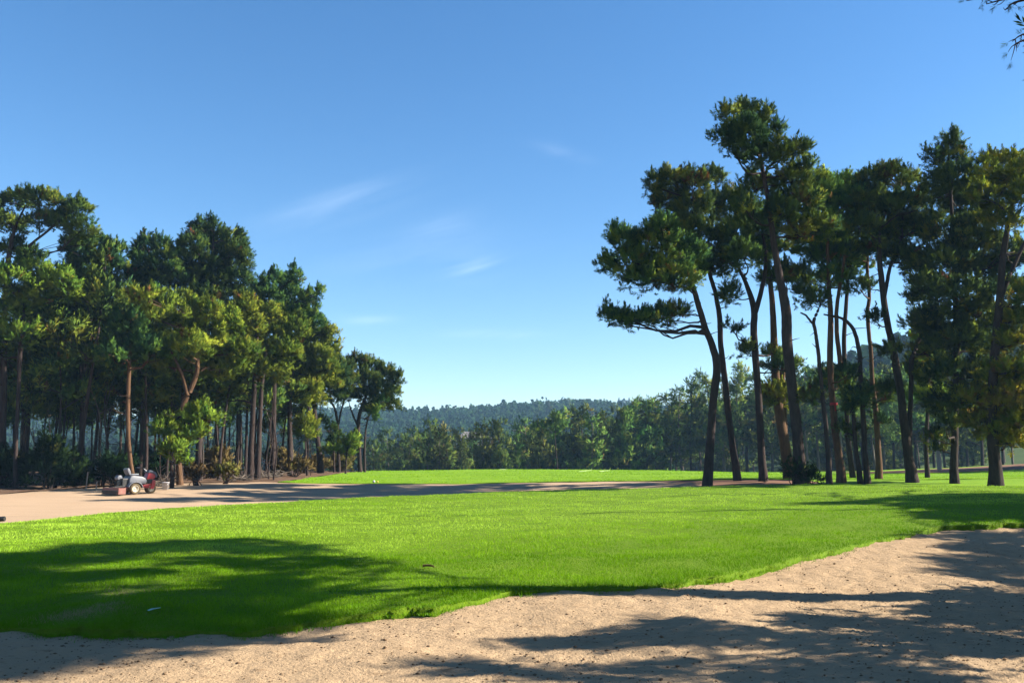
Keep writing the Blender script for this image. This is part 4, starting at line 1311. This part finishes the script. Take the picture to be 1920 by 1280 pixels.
def far_wood(name, n, seed, xr, yr, label, keep=lambda x, y: True, hmin=8, hmax=13, quads=46):
    """a distant wood that reads as one mass: many small crowns in one object"""
    g = np.random.default_rng(seed)
    X = g.uniform(*xr, n)
    Y = g.uniform(*yr, n)
    k = np.array([keep(a, b) for a, b in zip(X, Y)])
    X, Y = X[k], Y[k]
    n = len(X)
    Z = terrain(X, Y)
    H = g.uniform(hmin, hmax, n) * np.where(g.random(n) < .1, 1.2, 1)
    con = g.random(n) < .6
    P = g.random((n, quads))
    an = g.uniform(0, 6.28, (n, quads))
    zz = 0.12 + 0.88 * P
    prof = np.where(con[:, None], (1 - zz) * .26 + .02, np.sqrt(np.maximum(0, 1 - ((zz - .6) / .42) ** 2)) * .30 + .02)
    rad = prof * H[:, None] * g.uniform(.6, 1.05, (n, quads))
    C = np.stack([X[:, None] + np.cos(an) * rad, Y[:, None] + np.sin(an) * rad, Z[:, None] + zz * H[:, None]], -1)
    nrm = np.stack([np.cos(an), np.sin(an), 0.6 + 0 * an], -1) + g.normal(0, .5, (n, quads, 3))
    nn = nrm / np.linalg.norm(nrm, axis=-1, keepdims=True)
    NRM.append(np.repeat(nn.reshape(-1, 3), 4, 0))
    t1 = np.cross(nrm, g.normal(size=(n, quads, 3)))
    t1 /= np.linalg.norm(t1, axis=-1, keepdims=True)
    t2 = np.cross(nrm, t1)
    t2 /= np.linalg.norm(t2, axis=-1, keepdims=True)
    sz = (H[:, None, None] * .12) * g.uniform(.6, 1.3, (n, quads, 1))
    V = np.stack([C - t1 * sz, C - t2 * sz * .7, C + t1 * sz, C + t2 * sz * .7], 2).reshape(-1, 3)
    tone = np.repeat(np.clip(g.normal(.4, .25, n), 0, 1), quads * 4)
    o = mesh_obj(name, V, NQ(len(V) // 4), M['hill_green'], attr=tone)
    tag(o, label, 'woodland', kind='stuff')


far_wood('far_woodland', 15000, 91, (-330, 330), (330, 640), 'blue hazy pine wood covering the distant ridge', lambda x, y: abs(x) < .62 * y + 10, hmin=6, hmax=9, quads=30)
far_wood('valley_woodland', 1500, 92, (-190, 110), (165, 335), 'hazy green woodland filling the valley below the ridge', lambda x, y: abs(x) < .62 * y + 10 and not (x > 30 and y < 215) and x < 70, 6, 10, quads=80)
far_wood('slope_woodland', 1100, 93, (30, 190), (205, 330), 'hazy green woodland on the upper part of the slope behind the right-hand grove', lambda x, y: x < .66 * y, 8, 12, quads=90)
# trees standing clear of the ridge line
for i, (px, top) in enumerate(((1010, 752), (1030, 752), (1068, 747), (1094, 749), (1150, 755), (1200, 745))):
    Y = 500 if i < 5 else 330
    c = at(px, top, Y)
    zb = gz(c[0], Y)
    s = max(9, min(c[2] - zb, 17)) / 16
    midk[3].place((c[0], Y, c[2] - 16 * s), g8.uniform(0, 6.28), (s * 1.4, s * 1.4, s), '%s from the left of the dark trees standing clear of the distant ridge line' % ordinal(i + 1), 'tree', 'trees on the distant ridge line')
c = at(828, 800, 235)
aut = wild_pine(9, .1, 3.2, g8, 9, 2.3, .9, mat='autumn', needles=9, flat=.9, name='deciduous_tree')
zb = gz(c[0], 235)
Kind(aut).place((c[0], 235, c[2] - 9), 0, (1, 1, 1), 'yellow-green rounded tree lit by the sun in front of the distant hill', 'tree', None)
# ------------------------------------------------------------------ far buildings and mast
def boxv(x0, x1, y0, y1, z0, z1):
    V = [(x0, y0, z0), (x1, y0, z0), (x1, y1, z0), (x0, y1, z0), (x0, y0, z1), (x1, y0, z1), (x1, y1, z1), (x0, y1, z1)]
    F = [(0, 3, 2, 1), (4, 5, 6, 7), (0, 1, 5, 4), (1, 2, 6, 5), (2, 3, 7, 6), (3, 0, 4, 7)]
    return V, F


def multi(parts):
    V, F = [], []
    for v, f in parts:
        F += [tuple(i + len(V) for i in q) for q in f]
        V += list(v)
    return np.array(V, float), F


def house(name, label, px, py, Y, w, d, h, rise, rz):
    c = at(px, py, Y)
    root = empty(name, (c[0], Y, c[2] - h - rise), rz)
    tag(root, label, 'house')
    V, F = boxv(-w / 2, w / 2, -d / 2, d / 2, -2, h)
    mesh_obj('wall', V, F, M['wall'], root)
    e = .4
    V = [(-w / 2 - e, -d / 2 - e, h), (w / 2 + e, -d / 2 - e, h), (w / 2 + e, d / 2 + e, h), (-w / 2 - e, d / 2 + e, h), (-w / 2 + d * .3, 0, h + rise), (w / 2 - d * .3, 0, h + rise)]
    mesh_obj('roof', V, [(0, 1, 5, 4), (1, 2, 5), (2, 3, 4, 5), (3, 0, 4), (0, 3, 2, 1)], M['roof'], root)
    for i in range(3):
        x = -w / 2 + w * (i + .5) / 3
        V, F = boxv(x - .5, x + .5, -d / 2 - .03, -d / 2 + .02, .9, 2.1)
        mesh_obj('window', V, F, M['glass'], root)


house('house', 'long low building with a grey hipped roof half hidden by trees', 888, 809, 205, 7.2, 5.0, 2.4, 1.5, .15)
house('house', 'small white-walled building peeping over the far tree line', 979, 805, 200, 4.0, 4, 3.0, .25, -.1)

mast_c = at(1170, 748, 420)
mr = empty('lattice_mast', (mast_c[0], 420, mast_c[2] - 14))
tag(mr, 'pale lattice mast with a wider head on the distant ridge line', 'mast')
V, F = multi([boxv(sx * .7 - .12, sx * .7 + .12, sy * .7 - .12, sy * .7 + .12, -3, 13) for sx in (-1, 1) for sy in (-1, 1)] + [boxv(-.58, .58, -.82, -.7, z, z + .25) for z in range(0, 13, 2)])
mesh_obj('tower', V, F, M['wall'], mr)
V, F = multi([boxv(-3.0, 3.0, -.3, .3, 13.02, 13.5), boxv(-2.6, -2.1, -.3, .3, 13.52, 14.6), boxv(2.1, 2.6, -.3, .3, 13.52, 14.6), boxv(-.4, .4, -.3, .3, 13.52, 14.4)])
mesh_obj('antenna', V, F, M['wall'], mr)

import bmesh


# ------------------------------------------------------------------ bunker raking machine
def bev(V, F, w=.02, seg=2):
    bm = bmesh.new()
    vs = [bm.verts.new(v) for v in V]
    for f in F:
        bm.faces.new([vs[i] for i in f])
    bmesh.ops.recalc_face_normals(bm, faces=bm.faces)
    if w:
        bmesh.ops.bevel(bm, geom=list(bm.edges), offset=w, segments=seg, affect='EDGES', profile=.6)
    bm.verts.index_update()
    V2 = [tuple(v.co) for v in bm.verts]
    F2 = [tuple(v.index for v in f.verts) for f in bm.faces]
    bm.free()
    return V2, F2


def slab(profile, y0, y1, w=.02, taper=1.0):
    """an XZ outline given thickness along Y"""
    n = len(profile)
    ym = (y0 + y1) / 2
    V = [(x, y0, z) for x, z in profile] + [(x, y1, z) for x, z in profile]
    F = [tuple(range(n)), tuple(range(2 * n - 1, n - 1, -1))] + [(i, i + n, (i + 1) % n + n, (i + 1) % n) for i in range(n)]
    return bev(V, F, w)


def lathe_y(prof, ns=28):
    """profile of (radius, y) spun about the Y axis"""
    V, F = [], []
    n = len(prof)
    for i in range(ns):
        a = 2 * math.pi * i / ns
        V += [(r * math.cos(a), y, r * math.sin(a)) for r, y in prof]
    for i in range(ns):
        for j in range(n - 1):
            a, b = i * n + j, ((i + 1) % ns) * n + j
            F.append((a, b, b + 1, a + 1))
    return V, F


def part(name, VF, mat, parent, smooth=False):
    V, F = VF
    o = mesh_obj(name, np.array(V, float), [tuple(f) for f in F], M[mat], parent)
    if smooth:
        for p in o.data.polygons:
            p.use_smooth = True
    return o


mp = at(246, 926, 39)
mz = gz(mp[0], 39) + 0.015
mk = empty('bunker_rake', (mp[0] - .25, 39.4, mz), R(48))
mk.scale = (.82, .82, .82)
tag(mk, 'red and grey three-wheeled bunker raking machine parked on the sand before the left wood', 'ride-on rake')


def wheel(x, y, w, r):
    wr = empty('wheel', (x, y, r))
    wr.parent = mk
    h = w / 2
    part('tyre', lathe_y([(r * .58, -h * .8), (r * .72, -h), (r * .9, -h * .95), (r * .985, -h * .7), (r, -h * .3), (r, h * .3), (r * .985, h * .7), (r * .9, h * .95), (r * .72, h), (r * .58, h * .8)]), 'tyre', wr, True)
    part('rim', lathe_y([(.001, -h * .35), (r * .16, -h * .45), (r * .2, -h * .3), (r * .42, -h * .35), (r * .54, -h * .82), (r * .60, -h * .84), (r * .60, h * .84), (r * .54, h * .82), (r * .42, h * .35), (r * .2, h * .3), (r * .16, h * .45), (.001, h * .35)]), 'rim', wr, True)


wheel(0, -.56, .27, .29)
wheel(0, .56, .27, .29)
wheel(1.12, 0, .27, .28)
part('frame', multi([bev(*boxv(-.25, .98, -.19, .19, .31, .43)), bev(*boxv(-.1, .1, -.44, .44, .24, .34), .015), slab([(.18, .34), (.95, .47), (.95, .53), (.18, .42)], -.42, -.30, .012), slab([(.18, .34), (.95, .47), (.95, .53), (.18, .42)], .30, .42, .012), bev(*boxv(.2, .5, -.40, .40, .436, .47), .01)]), 'red', mk)
cowl = [(-.22, .52), (.62, .52), (.72, .58), (.73, .70), (.66, .82), (.5, .90), (.25, .94), (.0, .96), (-.12, .95), (-.2, .80)]
part('cowl', slab(cowl, -.40, .40, .05), 'grey', mk, True)
for s in (-1, 1):
    arc = [(.40 * math.cos(a), .29 + .36 * math.sin(a)) for a in np.linspace(R(5), R(165), 12)]
    inn = [(.365 * math.cos(a), .29 + .33 * math.sin(a)) for a in np.linspace(R(165), R(5), 12)]
    part('fender', slab(arc + inn, s * .56 - .16, s * .56 + .16, .006), 'grey', mk)
seat = part('seat', multi([slab([(-.10, .97), (.34, .97), (.38, 1.01), (.34, 1.06), (.0, 1.05), (-.12, 1.04)], -.24, .24, .025)]), 'dark', mk, True)
bk = [(-.30, 1.28), (-.24, 1.36), (-.17, 1.34), (-.10, 1.20), (-.05, 1.02), (-.08, .96), (-.16, .98), (-.24, 1.12)]
part('backrest', slab(bk, -.24, .24, .04), 'grey', mk, True)
part('engine', multi([bev(*boxv(-.52, -.22, -.28, .28, .42, .82), .03), bev(*boxv(-.62, -.50, -.16, .16, .48, .70), .02), tube([(-.4, .2, .8), (-.42, .22, .92), (-.5, .24, .94)], [.03, .03, .03], 8)]), 'black', mk)
part('fuel_tank', slab([(-.66, .74), (-.40, .76), (-.36, .84), (-.40, .98), (-.60, .98), (-.68, .88)], .0, .34, .03), 'grey', mk, True)
fc = [(.80, .74), (1.24, .76), (1.34, .86), (1.33, .98), (1.22, 1.12), (1.05, 1.20), (.92, 1.22), (.86, 1.05)]
part('hood', slab([(.80, .76), (1.22, .78), (1.28, .88), (1.24, 1.0), (1.10, 1.09), (.90, 1.10)], -.215, .215, .03), 'red', mk, True)
part('hood_top', slab([(.88, 1.09), (1.08, 1.085), (1.22, 1.01), (1.29, .86), (1.36, .84), (1.36, 1.0), (1.25, 1.14), (1.08, 1.22), (.92, 1.24), (.84, 1.14)], -.24, .24, .03), 'dark', mk, True)
part('front_engine', bev(*boxv(.82, 1.25, -.18, .18, .54, .755), .03), 'black', mk)
for s in (-1, 1):
    part('fork', slab([(1.0, .26), (1.2, .26), (1.30, .52), (1.28, .72), (1.14, .74), (1.08, .5)], s * .19 - .02, s * .19 + .02, .008), 'red', mk)
V, F = tube(smooth_path([(1.26, -.3, .70), (1.42, -.3, .72), (1.46, -.2, .72), (1.46, .2, .72), (1.42, .3, .72), (1.26, .3, .70)], 20), np.full(20, .022), 8)
mesh_obj('bumper', V, F, M['black'], mk, smooth=True)
V, F = tube([(.88, 0, 1.18), (.70, 0, 1.34)], [.025, .02], 8)
mesh_obj('steering_column', V, F, M['chrome'], mk, smooth=True)
V, F = tube(smooth_path([(.62, -.32, 1.36), (.70, -.18, 1.35), (.72, 0, 1.34), (.70, .18, 1.35), (.62, .32, 1.36)], 18), np.full(18, .022), 8)
hb = mesh_obj('handlebar', V, F, M['black'], mk, smooth=True)
for s in (-1, 1):
    V, F = tube([(.64, s * .27, 1.357), (.56, s * .44, 1.372)], [.034, .034], 8)
    mesh_obj('grip', V, F, M['dark'], hb, smooth=True)
part('lift_arm', multi([slab([(-.95, .36), (-.2, .40), (-.2, .46), (-.95, .42)], s * .34 - .025, s * .34 + .025, .006) for s in (-1, 1)]), 'black', mk)
rk = part('rake_box', multi([bev(*boxv(-.66, -.62, -.92, .92, .03, .36), .008), bev(*boxv(-1.0, -.96, -.92, .92, .02, .36), .008), bev(*boxv(-.958, -.662, -.92, -.885, .03, .34), .008), bev(*boxv(-.958, -.662, .885, .92, .03, .34), .008), bev(*boxv(-.958, -.662, -.88, .88, .30, .33), .004)]), 'faded_red', mk)
V, F = multi([boxv(-1.06, -1.045, y - .012, y + .012, -.02, .2) for y in np.linspace(-.85, .85, 18)] + [boxv(-1.044, -1.003, -.9, .9, .15, .19)])
mesh_obj('tines', V, F, M['black'], rk)


# ------------------------------------------------------------------ small things
def on_ground(px, depth):
    c = at(px, 900, depth)
    return c[0], depth, gz(c[0], depth)


x, y, z = on_ground(311, 42.3)
z += .02
bu = empty('bucket', (x, y, z))
tag(bu, 'white plastic bucket standing on the sand beside the raking machine', 'bucket')
Vb, Fb = lathe_y([(.001, 0), (.125, 0), (.15, .31), (.165, .31), (.165, .34), (.142, .34), (.118, .02), (.001, .02)], 24)
part('pail', ([(a, -c, b) for a, b, c in Vb], Fb), 'white', bu, True)
V, F = tube(smooth_path([(-.155, 0, .30), (-.12, -.12, .22), (0, -.18, .18), (.12, -.12, .22), (.155, 0, .30)], 14), np.full(14, .006), 6)
mesh_obj('bail', V, F, M['chrome'], bu, smooth=True)

for (px, d, h, lab) in ((181, 42.4, .42, 'short pale marker stake left of the raking machine'), (162, 42.8, .85, 'tall weathered stake at the sand edge, left of the short one')):
    x, y, z = on_ground(px, d)
    V, F = bev(*boxv(-.025, .025, -.025, .025, -.2, h), .006)
    o = part('stake', (V, F), 'wood', None)
    o.location = (x, y, z)
    o.rotation_euler = (R(2), R(3), .4)
    tag(o, lab, 'stake')

# tee markers lying on the far green
for (px, col, r, lab) in ((701, 'white', .07, 'white round marker ball on the near edge of the far green'), (708, 'yellow', .055, 'small yellow marker beside the white one on the far green')):
    x, y, z = on_ground(px, 49.3)
    prof = [(max(.001, r * math.sin(a)), -r * math.cos(a)) for a in np.linspace(0, math.pi, 12)]
    Vb, Fb = lathe_y(prof, 18)
    o = part('marker_ball', ([(a, -c, b) for a, b, c in Vb], Fb), col, None, True)
    o.location = (x, y, z + r + .04)
    tag(o, lab, 'marker')

# chalk lines sprayed on the far green
def patch(name, lab, pts, depth_pts, mat):
    P = [at(px, 880, d) for px, d in zip(pts, depth_pts)]
    n = len(P)
    V = [(p[0], p[1], gz(p[0], p[1]) + .075) for p in P]
    V += [(a, b, c - .03) for a, b, c in V]
    F = [tuple(range(n)), tuple(range(2 * n - 1, n - 1, -1))] + [(i, (i + 1) % n, (i + 1) % n + n, i + n) for i in range(n)]
    o = mesh_obj(name, V, F, M[mat])
    tag(o, lab, 'chalk mark', 'white chalk marks on the far green')


patch('chalk_mark', 'longer white chalk streak on the far green, left of the shorter one', (1086, 1092, 1102, 1110, 1108, 1100, 1090), (67, 67.6, 71.4, 72.3, 72.2, 71.2, 68), 'chalk')
patch('chalk_mark', 'shorter white chalk streak on the far green, nearest the right-hand pines', (1124, 1130, 1137, 1143, 1140, 1132), (67, 67.6, 70.6, 71.2, 71.0, 69.2), 'chalk')
patch('chalk_mark', 'faint white chalk streak near the crest of the far green, leftmost of three', (936, 942, 948, 944), (75.6, 76, 76.6, 76.4), 'chalk')

# red ribbon round the orange trunk
rc = at(1563, 757, 42)
V, F = lathe_y([(.165, -.06), (.172, -.05), (.172, .05), (.165, .06)], 20)
V = [(a, -c, b) for a, b, c in V]
V2, F2 = boxv(-.02, .03, -.19, -.175, -.34, -.02)
V, F = multi([(V, F), (V2, F2)])
o = mesh_obj('ribbon', V, F, M['ribbon'])
o.location = rc
tag(o, 'red ribbon tied round the orange-brown trunk in the right-hand grove', 'ribbon')

# pale post in the shade beyond the right-hand grove
x, y, z = on_ground(1763, 68)
V, F = tube([(0, 0, -.2), (0, 0, 1.2), (0, 0, 2.75)], [.17, .165, .15], 14)
po = empty('post', (x, y, z))
tag(po, 'pale blue-green post standing in the shade beyond the right-hand grove', 'post')
mesh_obj('shaft', V, F, M['pale_post'] if 'pale_post' in M else M['wood'], po, smooth=True)
V, F = lathe_y([(.001, 2.75), (.165, 2.75), (.165, 2.80), (.001, 2.84)], 14)
mesh_obj('cap', np.array([(a, -c, b) for a, b, c in V]), F, M['wood'], po)

# litter on the near turf and the rake handle at the left edge
p = ground_at(286, 1153)
V = [(-.055, 0, .03), (-.02, -.03, .035), (.02, -.025, .05), (.07, .01, .055), (.03, .03, .045), (-.03, .03, .04)]
V += [(a, b, c - .006) for a, b, c in V]
o = mesh_obj('paper_scrap', V, [(0, 1, 2, 3, 4, 5), (11, 10, 9, 8, 7, 6)] + [(i, i + 6, (i + 1) % 6 + 6, (i + 1) % 6) for i in range(6)], M['teal'])
o.location = (p[0], p[1], p[2] + .02)
tag(o, 'small pale teal scrap of paper lying in the shaded near turf', 'paper scrap')
p = ground_at(803, 1070)
lf = empty('dead_leaf', (p[0], p[1], p[2] + .035), .3)
lf.scale = (.75, .75, .75)
tag(lf, 'curled dark dead leaf lying alone on the sunlit near turf', 'leaf')
g9 = np.random.default_rng(3)
nu, nv = 9, 5
V, F = [], []
for i in range(nu):
    u = i / (nu - 1)
    wd = .035 * math.sin(math.pi * min(.98, u + .02)) ** .8
    for j in range(nv):
        v = j / (nv - 1) * 2 - 1
        V.append((-.1 + .2 * u, v * wd, .02 + .035 * abs(v) ** 1.5 + .012 * math.sin(u * 4) + g9.normal(0, .003)))
for i in range(nu - 1):
    for j in range(nv - 1):
        a = i * nv + j
        F.append((a, a + nv, a + nv + 1, a + 1))
mesh_obj('blade', V, F, M['leaf'], lf, smooth=True)
V, F = tube(smooth_path([(.1, 0, .01), (.13, .01, .02), (.16, .01, .015)], 6), np.linspace(.004, .002, 6), 5)
mesh_obj('stalk', V, F, M['leaf'], lf)

e = at(9, 972, 20.4)
zl = gz(e[0], 20.4)
hr = empty('hand_rake', (e[0], 20.4, e[2]), 0)
tag(hr, 'black handle end of a hand rake propped over the sand at the left edge', 'rake')
L = 1.5
V, F = tube([(0, 0, 0), (-.4, -.02, -.03), (-L, -.05, zl - e[2] + .13)], [.055, .055, .05], 12)
cap_n = len(V)
F = [tuple(f) for f in F] + [tuple(range(11, -1, -1)), tuple(range(cap_n - 12, cap_n))]
mesh_obj('handle', V, F, M['black'], hr)
V, F = multi([boxv(-L - .06, -L + .0, -.5, .4, zl - e[2] + .08, zl - e[2] + .14)] + [boxv(-L - .05, -L - .02, yv - .01, yv + .01, zl - e[2] - .02, zl - e[2] + .08) for yv in np.linspace(-.46, .36, 14)])
mesh_obj('rake_head', V, F, M['black'], hr)

# ------------------------------------------------------------------ the air
t = NT('haze_air')
pv = t.new('VolumePrincipled')
pv.inputs['Color'].default_value = (0.34, 0.60, 0.90, 1)
pv.inputs['Density'].default_value = HAZE
pv.inputs['Anisotropy'].default_value = 0.0
t.l.new(pv.outputs[0], t.out.inputs['Volume'])

V, F = boxv(-700, 700, -60, 900, -9, 58)
o = mesh_obj('haze', V, F, t.m)
tag(o, kind='stuff')
